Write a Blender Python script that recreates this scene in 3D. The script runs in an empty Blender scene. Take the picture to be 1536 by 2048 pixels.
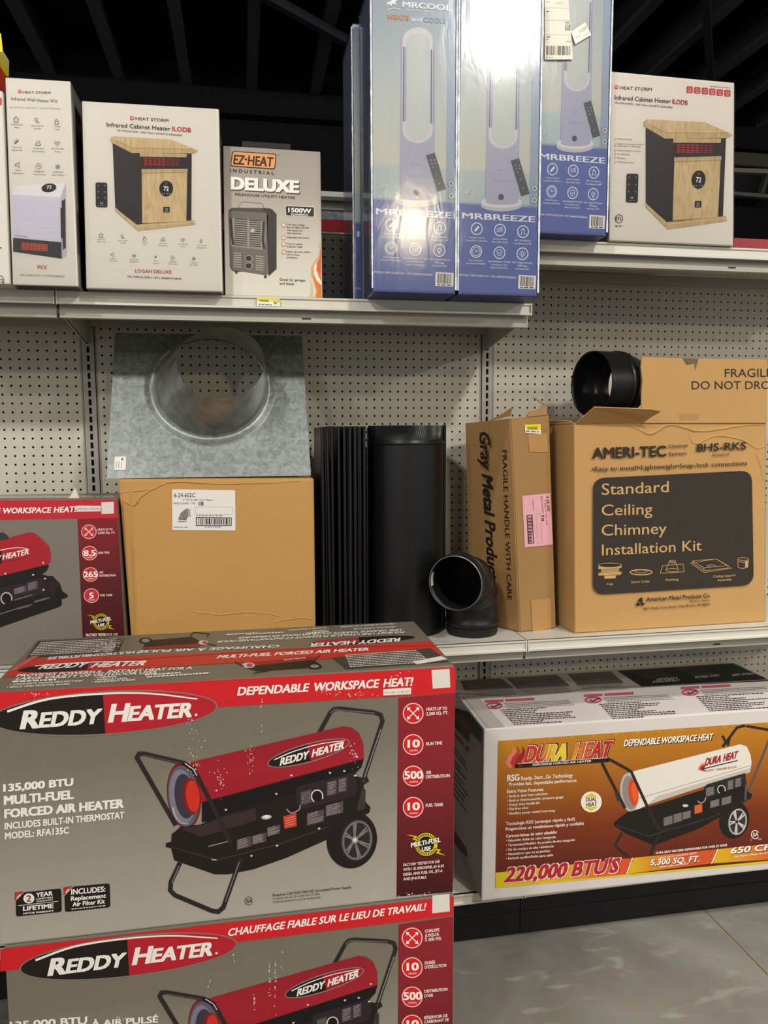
import bpy, bmesh, math, random
from mathutils import Vector
random.seed(11)
sc = bpy.context.scene
COL = sc.collection
I = 0.0254

# ------------------------------------------------------------------ camera
F = 1537.2
CAM = Vector((.4365, -2.41, 1.489))
YAW, PITCH, ROLL = .182, -.1021, -.0045
_cy, _sy, _cp, _sp = math.cos(YAW), math.sin(YAW), math.cos(PITCH), math.sin(PITCH)
CW = Vector((_sy*_cp, _cy*_cp, _sp))
_r = Vector((_cy, -_sy, 0))
_u = _r.cross(CW)
CR = math.cos(ROLL)*_r + math.sin(ROLL)*_u
CU = -math.sin(ROLL)*_r + math.cos(ROLL)*_u
cam = bpy.data.objects.new('camera', bpy.data.cameras.new('camera'))
COL.objects.link(cam)
cam.data.sensor_fit = 'VERTICAL'
cam.data.sensor_height = 24.0
cam.data.lens = F/2048*24.0
from mathutils import Matrix
_m = Matrix((CR, CU, -CW)).transposed().to_4x4()
_m.translation = CAM
cam.matrix_world = _m
cam.data.clip_start = .05
sc.camera = cam

# ------------------------------------------------------------------ light
sc.view_settings.view_transform = 'Standard'
sc.view_settings.look = 'None'
sc.view_settings.gamma = 1.0
sc.view_settings.exposure = 0.0
sc.view_settings.use_curve_mapping = False
w = bpy.data.worlds.new('store_air')
sc.world = w
w.use_nodes = True
w.node_tree.nodes['Background'].inputs[0].default_value = (.92, .95, 1, 1)
w.node_tree.nodes['Background'].inputs[1].default_value = .5

def lamp(name, loc, target, power, size, col=(1, .96, .89), spread=math.pi):
    L = bpy.data.lights.new(name, 'AREA')
    L.shape = 'DISK'; L.size = size; L.energy = power; L.color = col
    L.spread = spread
    o = bpy.data.objects.new(name, L)
    COL.objects.link(o)
    o.location = loc
    d = Vector(target) - Vector(loc)
    o.rotation_euler = d.to_track_quat('-Z', 'Y').to_euler()
    return o
lamp('ceiling_or_fill_lamp', (2.24, -3.75, 4.2), (1.1, -.3, .8), 94, .36)
lamp('ceiling_or_fill_lamp', (-1.35, -3.7, 4.2), (.2, -.3, .6), 80, .36)
lamp('ceiling_or_fill_lamp', (2.7, -8.7, 4.2), (1.0, -.3, 1.4), 62, .36, (1, .84, .5))
lamp('ceiling_or_fill_lamp', (-3.6, -8.7, 4.2), (.3, -.3, 1.4), 60, .36, (1, .93, .8))
lamp('ceiling_or_fill_lamp', (2.7, -2.1, 4.2), (2.35, -1.7, 0), 26, .36, spread=math.radians(62))
lamp('ceiling_or_fill_lamp', (-4.6, -5.6, 4.2), (.2, -.3, 1.3), 60, .36)  # added fill light from far left, lifts the shade below the shelves
lamp('ceiling_or_fill_lamp', (6.4, -5.6, 4.2), (1.3, -.3, 1.3), 80, .36)  # added fill from far right, also there to brighten the shelf shadows

# ------------------------------------------------------------------ materials
_mats = {}
def lin(h):
    h = h.lstrip('#')
    o = []
    for i in (0, 2, 4):
        c = int(h[i:i+2], 16)/255
        o.append(c/12.92 if c <= .04045 else ((c+.055)/1.055)**2.4)
    return (*o, 1)
def M(h, rough=.5, metal=0, spec=.35, bump=0, bscale=200, coat=0, var=0, vscale=6):
    if isinstance(h, bpy.types.Material):
        return h
    k = (h, rough, metal, spec, bump, bscale, coat, var, vscale)
    if k in _mats:
        return _mats[k]
    m = bpy.data.materials.new('paint_'+h.lstrip('#'))
    m.use_nodes = True
    nt = m.node_tree
    b = nt.nodes['Principled BSDF']
    b.inputs['Base Color'].default_value = lin(h)
    b.inputs['Roughness'].default_value = rough
    b.inputs['Metallic'].default_value = metal
    b.inputs['Specular IOR Level'].default_value = spec
    b.inputs['Coat Weight'].default_value = coat
    b.inputs['Coat Roughness'].default_value = .12
    if bump or var:
        tc = nt.nodes.new('ShaderNodeTexCoord')
    if bump:
        n = nt.nodes.new('ShaderNodeTexNoise'); n.inputs['Scale'].default_value = bscale
        bp = nt.nodes.new('ShaderNodeBump'); bp.inputs['Strength'].default_value = bump
        bp.inputs['Distance'].default_value = .01
        nt.links.new(tc.outputs['Object'], n.inputs['Vector'])
        nt.links.new(n.outputs['Fac'], bp.inputs['Height'])
        nt.links.new(bp.outputs['Normal'], b.inputs['Normal'])
    if var:
        n = nt.nodes.new('ShaderNodeTexNoise'); n.inputs['Scale'].default_value = vscale
        n.inputs['Detail'].default_value = 6
        mr = nt.nodes.new('ShaderNodeMapRange')
        mr.inputs['To Min'].default_value = 1-var; mr.inputs['To Max'].default_value = 1+var
        mx = nt.nodes.new('ShaderNodeMix'); mx.data_type = 'RGBA'; mx.blend_type = 'MULTIPLY'
        mx.inputs['Factor'].default_value = 1
        mx.inputs['A'].default_value = lin(h)
        nt.links.new(tc.outputs['Object'], n.inputs['Vector'])
        nt.links.new(n.outputs['Fac'], mr.inputs['Value'])
        nt.links.new(mr.outputs['Result'], mx.inputs['B'])
        nt.links.new(mx.outputs['Result'], b.inputs['Base Color'])
    _mats[k] = m
    return m
def GR(axis, a, b_, stops, rough=.45, coat=0, grain=0):
    """printed colour gradient along an object axis; stops = [(pos, hex)]"""
    m = bpy.data.materials.new('print_gradient')
    m.use_nodes = True
    nt = m.node_tree
    b = nt.nodes['Principled BSDF']
    b.inputs['Roughness'].default_value = rough
    b.inputs['Specular IOR Level'].default_value = .35
    b.inputs['Coat Weight'].default_value = coat
    b.inputs['Coat Roughness'].default_value = .1
    tc = nt.nodes.new('ShaderNodeTexCoord'); sp = nt.nodes.new('ShaderNodeSeparateXYZ')
    mr = nt.nodes.new('ShaderNodeMapRange')
    mr.inputs['From Min'].default_value = a; mr.inputs['From Max'].default_value = b_
    cr = nt.nodes.new('ShaderNodeValToRGB')
    el = cr.color_ramp.elements
    while len(el) < len(stops):
        el.new(.5)
    for e, (p, h) in zip(el, stops):
        e.position = p; e.color = lin(h)
    nt.links.new(tc.outputs['Object'], sp.inputs[0])
    nt.links.new(sp.outputs['XYZ'.index(axis)], mr.inputs['Value'])
    nt.links.new(mr.outputs['Result'], cr.inputs['Fac'])
    if grain:
        n = nt.nodes.new('ShaderNodeTexNoise'); n.inputs['Scale'].default_value = 25
        n.inputs['Detail'].default_value = 8
        r2 = nt.nodes.new('ShaderNodeMapRange')
        r2.inputs['To Min'].default_value = 1-grain; r2.inputs['To Max'].default_value = 1+grain
        mx = nt.nodes.new('ShaderNodeMix'); mx.data_type = 'RGBA'; mx.blend_type = 'MULTIPLY'
        mx.inputs['Factor'].default_value = 1
        nt.links.new(tc.outputs['Object'], n.inputs['Vector'])
        nt.links.new(n.outputs['Fac'], r2.inputs['Value'])
        nt.links.new(cr.outputs['Color'], mx.inputs['A'])
        nt.links.new(r2.outputs['Result'], mx.inputs['B'])
        nt.links.new(mx.outputs['Result'], b.inputs['Base Color'])
    else:
        nt.links.new(cr.outputs['Color'], b.inputs['Base Color'])
    return m
def wood_mat(h1, h2):
    m = bpy.data.materials.new('printed_wood'); m.use_nodes = True
    nt = m.node_tree; b = nt.nodes['Principled BSDF']; b.inputs['Roughness'].default_value = .45
    tc = nt.nodes.new('ShaderNodeTexCoord'); mp = nt.nodes.new('ShaderNodeMapping')
    mp.inputs['Scale'].default_value = (26, 26, 5)
    n = nt.nodes.new('ShaderNodeTexNoise'); n.inputs['Scale'].default_value = 4
    n.inputs['Detail'].default_value = 5; n.inputs['Distortion'].default_value = 1.5
    cr = nt.nodes.new('ShaderNodeValToRGB')
    cr.color_ramp.elements[0].position = .35; cr.color_ramp.elements[0].color = lin(h1)
    cr.color_ramp.elements[1].position = .65; cr.color_ramp.elements[1].color = lin(h2)
    nt.links.new(tc.outputs['Object'], mp.inputs[0]); nt.links.new(mp.outputs[0], n.inputs['Vector'])
    nt.links.new(n.outputs['Fac'], cr.inputs['Fac']); nt.links.new(cr.outputs['Color'], b.inputs['Base Color'])
    return m
def galv_mat(name, base, rough, scale):
    m = bpy.data.materials.new(name); m.use_nodes = True
    nt = m.node_tree; b = nt.nodes['Principled BSDF']
    b.inputs['Metallic'].default_value = .85
    tc = nt.nodes.new('ShaderNodeTexCoord')
    v = nt.nodes.new('ShaderNodeTexVoronoi'); v.inputs['Scale'].default_value = scale
    n = nt.nodes.new('ShaderNodeTexNoise'); n.inputs['Scale'].default_value = scale*.5
    n.inputs['Detail'].default_value = 8; n.inputs['Distortion'].default_value = 1.0
    mx = nt.nodes.new('ShaderNodeMix'); mx.data_type = 'FLOAT'; mx.inputs['Factor'].default_value = .85
    cr = nt.nodes.new('ShaderNodeValToRGB')
    c = lin(base)
    cr.color_ramp.elements[0].position = .3; cr.color_ramp.elements[0].color = (c[0]*.62, c[1]*.64, c[2]*.66, 1)
    cr.color_ramp.elements[1].position = .7; cr.color_ramp.elements[1].color = (c[0]*1.15, c[1]*1.15, c[2]*1.15, 1)
    r = nt.nodes.new('ShaderNodeMapRange'); r.inputs['To Min'].default_value = rough-.08; r.inputs['To Max'].default_value = rough+.12
    nt.links.new(tc.outputs['Object'], v.inputs['Vector']); nt.links.new(tc.outputs['Object'], n.inputs['Vector'])
    nt.links.new(v.outputs['Distance'], mx.inputs['A']); nt.links.new(n.outputs['Fac'], mx.inputs['B'])
    nt.links.new(mx.outputs['Result'], cr.inputs['Fac']); nt.links.new(cr.outputs['Color'], b.inputs['Base Color'])
    nt.links.new(mx.outputs['Result'], r.inputs['Value']); nt.links.new(r.outputs['Result'], b.inputs['Roughness'])
    return m
def film_mat(name, streak, rough, strength, ior=1.5):
    """clear shrink wrap: see-through with wrinkled gloss"""
    m = bpy.data.materials.new(name); m.use_nodes = True
    nt = m.node_tree
    nt.nodes.remove(nt.nodes['Principled BSDF'])
    out = nt.nodes['Material Output']
    tr = nt.nodes.new('ShaderNodeBsdfTransparent'); gl = nt.nodes.new('ShaderNodeBsdfGlossy')
    gl.inputs['Roughness'].default_value = rough
    fr = nt.nodes.new('ShaderNodeFresnel'); fr.inputs['IOR'].default_value = ior
    mx = nt.nodes.new('ShaderNodeMixShader')
    tc = nt.nodes.new('ShaderNodeTexCoord'); mp = nt.nodes.new('ShaderNodeMapping')
    mp.inputs['Scale'].default_value = streak
    n = nt.nodes.new('ShaderNodeTexNoise'); n.inputs['Scale'].default_value = 1; n.inputs['Detail'].default_value = 4
    n.inputs['Distortion'].default_value = .6
    bp = nt.nodes.new('ShaderNodeBump'); bp.inputs['Strength'].default_value = strength; bp.inputs['Distance'].default_value = .004
    nt.links.new(tc.outputs['Object'], mp.inputs[0]); nt.links.new(mp.outputs[0], n.inputs['Vector'])
    nt.links.new(n.outputs['Fac'], bp.inputs['Height'])
    nt.links.new(bp.outputs['Normal'], gl.inputs['Normal']); nt.links.new(bp.outputs['Normal'], fr.inputs['Normal'])
    nt.links.new(fr.outputs[0], mx.inputs[0]); nt.links.new(tr.outputs[0], mx.inputs[1]); nt.links.new(gl.outputs[0], mx.inputs[2])
    nt.links.new(mx.outputs[0], out.inputs['Surface'])
    return m

# ------------------------------------------------------------------ mesh helpers
class MB:
    def __init__(s):
        s.v = []; s.f = []; s.fm = []; s.mats = []; s.smooth = False
    def mi(s, mat):
        mat = M(mat)
        if mat not in s.mats:
            s.mats.append(mat)
        return s.mats.index(mat)
    def add(s, vs, fs, mat):
        o = len(s.v); k = s.mi(mat)
        s.v.extend([tuple(q) for q in vs])
        for f in fs:
            s.f.append(tuple(i+o for i in f)); s.fm.append(k)
        return s
    def box(s, a, b, mat):
        (x0, y0, z0), (x1, y1, z1) = a, b
        vs = [(x, y, z) for x in (x0, x1) for y in (y0, y1) for z in (z0, z1)]
        return s.add(vs, [(0, 1, 3, 2), (4, 6, 7, 5), (0, 4, 5, 1), (2, 3, 7, 6), (0, 2, 6, 4), (1, 5, 7, 3)], mat)
    def prism(s, prof, axis, a, b, mat):
        """extrude a 2-D profile along an axis from a to b"""
        n = len(prof)
        def P(p, t):
            if axis == 'X': return (t, p[0], p[1])
            if axis == 'Y': return (p[0], t, p[1])
            return (p[0], p[1], t)
        vs = [P(p, a) for p in prof]+[P(p, b) for p in prof]
        fs = [tuple(range(n))[::-1], tuple(range(n, 2*n))]+[(i, (i+1) % n, n+(i+1) % n, n+i) for i in range(n)]
        return s.add(vs, fs, mat)
    def sheet(s, rows, mat, closed=False):
        """grid of points -> quads"""
        n = len(rows[0]); vs = [p for r in rows for p in r]; fs = []
        for i in range(len(rows)-1):
            for j in range(n if closed else n-1):
                k = (j+1) % n
                fs.append((i*n+j, i*n+k, (i+1)*n+k, (i+1)*n+j))
        return s.add(vs, fs, mat)
    def build(s, name, parent=None, loc=None, smooth=False, bevel=0):
        if loc is None:
            loc = parent.location if parent else Vector((0, 0, 0))
        me = bpy.data.meshes.new(name)
        me.from_pydata([(x-loc[0], y-loc[1], z-loc[2]) for x, y, z in s.v], [], s.f)
        for m in s.mats:
            me.materials.append(m)
        me.polygons.foreach_set('material_index', s.fm)
        if smooth:
            me.polygons.foreach_set('use_smooth', [True]*len(me.polygons))
        me.update()
        o = bpy.data.objects.new(name, me)
        COL.objects.link(o)
        if bevel:
            b = o.modifiers.new('bevel', 'BEVEL'); b.width = bevel; b.segments = 2; b.limit_method = 'ANGLE'
        if parent:
            o.parent = parent
        else:
            o.location = loc
        return o
def tag(o, label, cat, group=None):
    o['label'] = label; o['category'] = cat
    if group:
        o['group'] = group
    return o
def struct(o, label=None):
    o['kind'] = 'structure'
    if label:
        o['label'] = label
    return o
def thing(name, label, cat, loc, group=None):
    o = bpy.data.objects.new(name, None)
    o.empty_display_size = .05
    COL.objects.link(o)
    o.location = loc
    return tag(o, label, cat, group)
def sub(child, part):
    """hang a part below another part (both origins at the thing's base)"""
    child.parent = part
    return child

# ------------------------------------------------------------------ pixel ray -> plane
def ray(x, y):
    return CW + CR*((x-768)/F) - CU*((y-1024)/F)
class Face:
    def __init__(s, O, U, V):
        s.O = Vector(O); s.U = Vector(U).normalized(); s.N = s.U.cross(Vector(V)).normalized(); s.V = s.N.cross(s.U)
        if s.N.dot(CAM-s.O) < 0:
            s.N = -s.N
    def hit(s, x, y):
        d = ray(x, y); t = s.N.dot(s.O-CAM)/s.N.dot(d)
        return CAM+d*t
    def uv(s, x, y):
        p = s.hit(x, y)-s.O
        return (p.dot(s.U), p.dot(s.V))
    def P(s, u, v, lift=0):
        return s.O+s.U*u+s.V*v+s.N*lift
def front(x, y, a, z=0):
    return Face((x, y, z), (math.cos(a), math.sin(a), 0), (0, 0, 1))
_tx = {}
def glyphs(body, off):
    k = (body, off)
    if k not in _tx:
        c = bpy.data.curves.new('t', 'FONT'); c.body = body; c.offset = off
        c.resolution_u = 3 if len(body) < 12 else 2
        o = bpy.data.objects.new('t', c)
        me = bpy.data.meshes.new_from_object(o)
        vs = [(q.co.x, q.co.y) for q in me.vertices]; fs = [tuple(p.vertices) for p in me.polygons]
        bpy.data.objects.remove(o); bpy.data.curves.remove(c); bpy.data.meshes.remove(me)
        _tx[k] = (vs, fs)
    return _tx[k]
CAP = .722
GAP = .007
WHOLE = {'scuffs', 'top_panels', 'barcode', 'heater_picture', 'fan_picture', 'logo', 'barrel_logo', 'fuel_emblem', 'approval_mark', 'shipping_label', 'routing_sticker', 'flame_picture', 'remote_picture', 'dual_heat_badge', 'spec_band', 'emblem', 'sticker', 'print', 'maker_print', 'seam', 'flap_seam'}
HOST = {'label_print': 'label', 'barrel_logo': 'heater_picture', 'panel_lettering': 'dark_panel', 'kit_drawings': 'dark_panel', 'spec_lettering': 'spec_band'}
class Pr:
    """flat print laid on one face of a thing; points are given in photo coordinates of a view"""
    def __init__(s, face, base=.0006):
        s.F = face; s.parts = {}; s.cur = None; s.base = base; s.view(0, 0, 1); s.unit = None; s.clip = None
    def view(s, x0, y0, k):
        s.A = (1/k, 0, x0, 0, 1/k, y0); return s
    def via(s, src, dst, x0, y0, k):
        """affine: three art points src -> dst (in the view x0,y0,k)"""
        (ax, ay), (bx, by), (cx, cy) = src
        det = (bx-ax)*(cy-ay)-(cx-ax)*(by-ay)
        def sol(p, q, r):
            m = ((q-p)*(cy-ay)-(r-p)*(by-ay))/det; n = ((r-p)*(bx-ax)-(q-p)*(cx-ax))/det
            return m, n, p-m*ax-n*ay
        a, b, c = sol(*[d[0] for d in dst]); d_, e, f = sol(*[d[1] for d in dst])
        s.A = (a/k, b/k, c/k+x0, d_/k, e/k, f/k+y0); return s
    def px(s, x, y):
        a, b, c, d, e, f = s.A
        return a*x+b*y+c, d*x+e*y+f
    def uv(s, x, y):
        return s.F.uv(*s.px(x, y))
    def part(s, name):
        s.cur = s.parts.setdefault(name, []); return s
    def begin(s):
        s.unit = []; s.cur.append(s.unit)
    def end(s):
        s.unit = None
    def put(s, uvs, fs, col, L):
        if s.clip:
            a, b, c, d = s.clip
            uvs = [(min(max(u, a), b), min(max(v, c), d)) for u, v in uvs]
        it = (uvs, fs, col, L)
        if s.unit is not None: s.unit.append(it)
        else: s.cur.append([it])
    def poly(s, pts, col, L=1):
        s.put([s.uv(*p) for p in pts], [tuple(range(len(pts)))], col, L); return s
    def ell(s, cx, cy, rx, ry, col, L=2, rot=0, a0=0, a1=360, n=36):
        r = math.radians(rot); c, q = math.cos(r), math.sin(r); pts = []
        m = n if a1-a0 < 360 else n-1
        for i in range(n):
            t = math.radians(a0+(a1-a0)*i/m if a1-a0 < 360 else a0+360*i/n)
            X, Y = rx*math.cos(t), ry*math.sin(t)
            pts.append((cx+X*c-Y*q, cy+X*q+Y*c))
        return s.poly(pts, col, L)
    def ring(s, cx, cy, rx, ry, w, col, L=3, rot=0, a0=0, a1=360, n=30):
        r = math.radians(rot); c, q = math.cos(r), math.sin(r); vs = []; full = a1-a0 >= 360
        for i in range(n+(0 if full else 1)):
            t = math.radians(a0+(a1-a0)*i/n)
            for k in (0, w):
                X, Y = (rx-k)*math.cos(t), (ry-k)*math.sin(t)
                vs.append(s.uv(cx+X*c-Y*q, cy+X*q+Y*c))
        m = len(vs)//2
        fs = [(2*i, 2*((i+1) % m), 2*((i+1) % m)+1, 2*i+1) for i in range(m if full else m-1)]
        s.put(vs, fs, col, L); return s
    def line(s, pts, w, col, L=3, closed=False, w1=None):
        n = len(pts); vs = []
        for i in range(n):
            a = pts[(i-1) % n] if (i or closed) else pts[0]
            b = pts[(i+1) % n] if (i < n-1 or closed) else pts[-1]
            p = pts[i]
            def un(q, r):
                d = math.hypot(r[0]-q[0], r[1]-q[1]) or 1
                return (r[0]-q[0])/d, (r[1]-q[1])/d
            d1 = un(a, p) if a != p else un(p, b); d2 = un(p, b) if b != p else d1
            nx, ny = -(d1[1]+d2[1]), d1[0]+d2[0]; l = math.hypot(nx, ny) or 1
            ww = w if w1 is None else w+(w1-w)*i/(n-1)
            k = ww/2/max(.5, l/2)/l
            vs += [s.uv(p[0]+nx*k, p[1]+ny*k), s.uv(p[0]-nx*k, p[1]-ny*k)]
        m = n if closed else n-1
        s.put(vs, [(2*i, 2*((i+1) % n), 2*((i+1) % n)+1, 2*i+1) for i in range(m)], col, L); return s
    def curve(s, pts, w, col, L=3, w1=None):
        """smooth stroke through points"""
        P = [pts[0]]+list(pts)+[pts[-1]]; o = []
        for i in range(1, len(P)-2):
            for k in range(5):
                t = k/5
                o.append(tuple(.5*(2*P[i][j]+(P[i+1][j]-P[i-1][j])*t+(2*P[i-1][j]-5*P[i][j]+4*P[i+1][j]-P[i+2][j])*t*t+(3*P[i][j]-P[i-1][j]-3*P[i+1][j]+P[i+2][j])*t**3) for j in (0, 1)))
        o.append(pts[-1])
        return s.line(o, w, col, L, w1=w1)
    def rrect(s, q, r, col, L=2):
        """rounded quad: q = tl,tr,br,bl"""
        out = []
        for i in range(4):
            a, p, b = q[i-1], q[i], q[(i+1) % 4]
            la = math.hypot(a[0]-p[0], a[1]-p[1]); lb = math.hypot(b[0]-p[0], b[1]-p[1])
            ra, rb = min(r/la, .5), min(r/lb, .5)
            s0 = (p[0]+(a[0]-p[0])*ra, p[1]+(a[1]-p[1])*ra); s1 = (p[0]+(b[0]-p[0])*rb, p[1]+(b[1]-p[1])*rb)
            for k in range(6):
                t = k/5
                out.append(tuple((1-t)**2*s0[j]+2*t*(1-t)*p[j]+t*t*s1[j] for j in (0, 1)))
        return s.poly(out, col, L)
    def text(s, body, x0, y0, x1, y1, h, col, b=0.0, sh=0.0, L=6, up=None):
        vs, fs = glyphs(body, 0)
        xa = min(q[0] for q in vs)-b; xb = max(q[0] for q in vs)+b
        A = Vector(s.uv(x0, y0)); B = Vector(s.uv(x1, y1))
        dx, dy = up or (0, -h)
        Cc = Vector(s.uv(x0+dx, y0+dy))
        ex = (B-A)/(xb-xa); ey = (Cc-A)/CAP
        sx = sh*ey.length/ex.length
        s.begin()
        if b <= .002: offs = [(0, 0)]
        elif b < .014: offs = [(-b, 0), (b, 0)]
        else: offs = [(-b, -b*.6), (b, -b*.6), (-b, b*.6), (b, b*.6)]
        if b > .035: offs += [(0, 0)]
        for i, (ox, oy) in enumerate(offs):
            s.put([tuple(A+ex*(q[0]+ox-xa+sx*(q[1]+oy))+ey*(q[1]+oy)) for q in vs], fs, col, L+i*.06)
        s.end(); return s
    def bars(s, x0, y0, x1, y1, h, col, L=4, dens=.8):
        """a row of illegible small print"""
        n = math.hypot(x1-x0, y1-y0); t = 0
        while t < n:
            wl = random.uniform(1.2, 4.5)*h
            e = min(t+wl, n); a, b = t/n, e/n
            P = lambda f: (x0+(x1-x0)*f, y0+(y1-y0)*f)
            p, q = P(a), P(b)
            s.poly([p, q, (q[0], q[1]-h), (p[0], p[1]-h)], col, L)
            t = e+h*(.6+(1-dens)*2)
        return s
    def barcode(s, q, col='#1c1a18', L=5, n=30):
        tl, tr, br, bl = q; t = 0
        f = lambda a, b, k: (a[0]+(b[0]-a[0])*k, a[1]+(b[1]-a[1])*k)
        while t < 1:
            wd = random.choice([.5, .5, 1, 1, 1.6])/n
            e = min(1, t+wd)
            s.poly([f(tl, tr, t), f(tl, tr, e), f(bl, br, e), f(bl, br, t)], col, L)
            t = e+random.choice([.4, .5, 1, 1.2])/n
        return s
    def done(s, root, labels={}):
        out = {}
        for k, units in s.parts.items():
            out[k] = []
            # pieces of print that lie apart become parts of their own
            bb = []
            for u in units:
                us = [q[0] for it in u for q in it[0]]; vs = [q[1] for it in u for q in it[0]]
                bb.append((min(us), min(vs), max(us), max(vs)))
            par = list(range(len(units)))
            def find(i):
                while par[i] != i:
                    par[i] = par[par[i]]; i = par[i]
                return i
            g = 10 if k in WHOLE else GAP
            for i in range(len(units)):
                for j in range(i):
                    a, b = bb[i], bb[j]
                    if a[0]-g < b[2] and b[0]-g < a[2] and a[1]-g < b[3] and b[1]-g < a[3]:
                        par[find(i)] = find(j)
            gr = {}
            for i, u in enumerate(units):
                gr.setdefault(find(i), MB())
                for uvs, fs, col, L in u:
                    gr[find(i)].add([s.F.P(a, b, s.base+L*.00008) for a, b in uvs], fs, col)
            for mb in gr.values():
                o = mb.build(k, root)
                if k in labels:
                    o['label'] = labels[k]
                if k == 'scuffs':
                    o['kind'] = 'stuff'
                out[k].append(o)
        for k, host in HOST.items():
            if out.get(k) and out.get(host):
                for o in out[k]:
                    o.parent = out[host][0]
        return out

def hexa(fq, back, mat, bevel=.004, name='carton', root=None, bulge=0):
    """solid carton: front quad (bl,br,tr,tl) pushed back by a vector"""
    f = [Vector(q) for q in fq]; b = [q+Vector(back) for q in f]
    bm = bmesh.new()
    vs = [bm.verts.new(q) for q in f+b]
    for q in ((0, 1, 2, 3), (5, 4, 7, 6), (4, 0, 3, 7), (1, 5, 6, 2), (3, 2, 6, 7), (4, 5, 1, 0)):
        bm.faces.new([vs[i] for i in q])
    bmesh.ops.bevel(bm, geom=bm.edges[:], offset=bevel, segments=2, affect='EDGES', profile=.6)
    bmesh.ops.recalc_face_normals(bm, faces=bm.faces[:])
    bm.verts.ensure_lookup_table()
    mb = MB()
    mb.add([tuple(v.co) for v in bm.verts], [tuple(v.index for v in fc.verts) for fc in bm.faces], mat)
    bm.free()
    return mb.build(name, root)
def quad_px(face, pts, zb=None):
    """px corners bl,br,tr,tl on a face; bottom pulled to height zb"""
    out = [face.hit(*p) for p in pts]
    if zb is not None:
        for i in (0, 1):
            t, bt = out[3-i], out[i]
            k = (zb-t.z)/(bt.z-t.z)
            out[i] = t+(bt-t)*k
    return out

# colours shared by many prints
WHT = '#efeae2'; INK = '#2b2725'; RED = '#cf1f26'; CARD = '#d3cec5'
KRAFT = M('#b98c55', .75, spec=.2, bump=.08, bscale=90, var=.1, vscale=9)
KRAFT2 = M('#a98252', .75, spec=.2, bump=.08, bscale=90, var=.1, vscale=9)
SHELF = M('#c9c6ba', .38, spec=.4)
PEG = M('#c4c0b0', .5, spec=.35)
BLACKM = M('#161616', .42, spec=.45, bump=.03, bscale=400)

# ================================================================== STRUCTURE
# ---- concrete floor: two slabs with a sealed joint between them
def concrete():
    m = bpy.data.materials.new('concrete'); m.use_nodes = True
    nt = m.node_tree; b = nt.nodes['Principled BSDF']
    tc = nt.nodes.new('ShaderNodeTexCoord')
    def noise(scale, detail, dist=0, vec=None):
        n = nt.nodes.new('ShaderNodeTexNoise'); n.inputs['Scale'].default_value = scale
        n.inputs['Detail'].default_value = detail; n.inputs['Distortion'].default_value = dist
        nt.links.new(vec or tc.outputs['Object'], n.inputs['Vector']); return n
    n1 = noise(1.6, 8, .6); n2 = noise(30, 8)
    mp = nt.nodes.new('ShaderNodeMapping'); mp.inputs['Scale'].default_value = (5.0, 13.0, 1); mp.inputs['Rotation'].default_value = (0, 0, .5)
    nt.links.new(tc.outputs['Object'], mp.inputs[0])
    n3 = noise(1.0, 3, 1.2, mp.outputs[0])
    c1 = nt.nodes.new('ShaderNodeValToRGB')
    c1.color_ramp.elements[0].position = .3; c1.color_ramp.elements[0].color = lin('#4e4c45')
    c1.color_ramp.elements[1].position = .72; c1.color_ramp.elements[1].color = lin('#918e85')
    nt.links.new(n1.outputs['Fac'], c1.inputs['Fac'])
    c3 = nt.nodes.new('ShaderNodeValToRGB')
    c3.color_ramp.elements[0].position = .58; c3.color_ramp.elements[0].color = (0, 0, 0, 1)
    c3.color_ramp.elements[1].position = .72; c3.color_ramp.elements[1].color = (.6, .6, .6, 1)
    nt.links.new(n3.outputs['Fac'], c3.inputs['Fac'])
    mx = nt.nodes.new('ShaderNodeMix'); mx.data_type = 'RGBA'
    mx.inputs['B'].default_value = lin('#a6a196')
    nt.links.new(c3.outputs['Color'], mx.inputs['Factor']); nt.links.new(c1.outputs['Color'], mx.inputs['A'])
    m2 = nt.nodes.new('ShaderNodeMix'); m2.data_type = 'RGBA'; m2.blend_type = 'MULTIPLY'; m2.inputs['Factor'].default_value = .35
    nt.links.new(mx.outputs['Result'], m2.inputs['A']); nt.links.new(n2.outputs['Color'], m2.inputs['B'])
    nt.links.new(m2.outputs['Result'], b.inputs['Base Color'])
    r = nt.nodes.new('ShaderNodeMapRange'); r.inputs['To Min'].default_value = .28; r.inputs['To Max'].default_value = .6
    nt.links.new(n1.outputs['Fac'], r.inputs['Value']); nt.links.new(r.outputs['Result'], b.inputs['Roughness'])
    bp = nt.nodes.new('ShaderNodeBump'); bp.inputs['Strength'].default_value = .08; bp.inputs['Distance'].default_value = .01
    nt.links.new(n2.outputs['Fac'], bp.inputs['Height']); nt.links.new(bp.outputs['Normal'], b.inputs['Normal'])
    return m
CONC = concrete()
floor = MB().box((-8, -13, -.12), (12, 8, -.02), '#4a463f').build('floor')
struct(floor, 'worn grey concrete shop floor')
JX = 1.826
def slab(x0, x1):
    mb = MB()
    mb.add([(x0, -13, 0), (x1, -13, 0), (x1, 8, 0), (x0, 8, 0)], [(0, 1, 2, 3)], CONC)
    mb.add([(x0, -13, 0), (x0, 8, 0), (x0, 8, -.02), (x0, -13, -.02)], [(0, 1, 2, 3)], CONC)
    mb.add([(x1, -13, 0), (x1, 8, 0), (x1, 8, -.02), (x1, -13, -.02)], [(0, 1, 2, 3)], CONC)
    o = mb.build('slab'); o.parent = floor
    return o
slab(-8, JX-.004); slab(JX+.004, 12)
sl = MB().box((JX-.004, -13, -.019), (JX+.004, 8, -.003), M('#8a7d62', .8, var=.3, vscale=30)).build('joint_sealant'); sl.parent = floor

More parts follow.
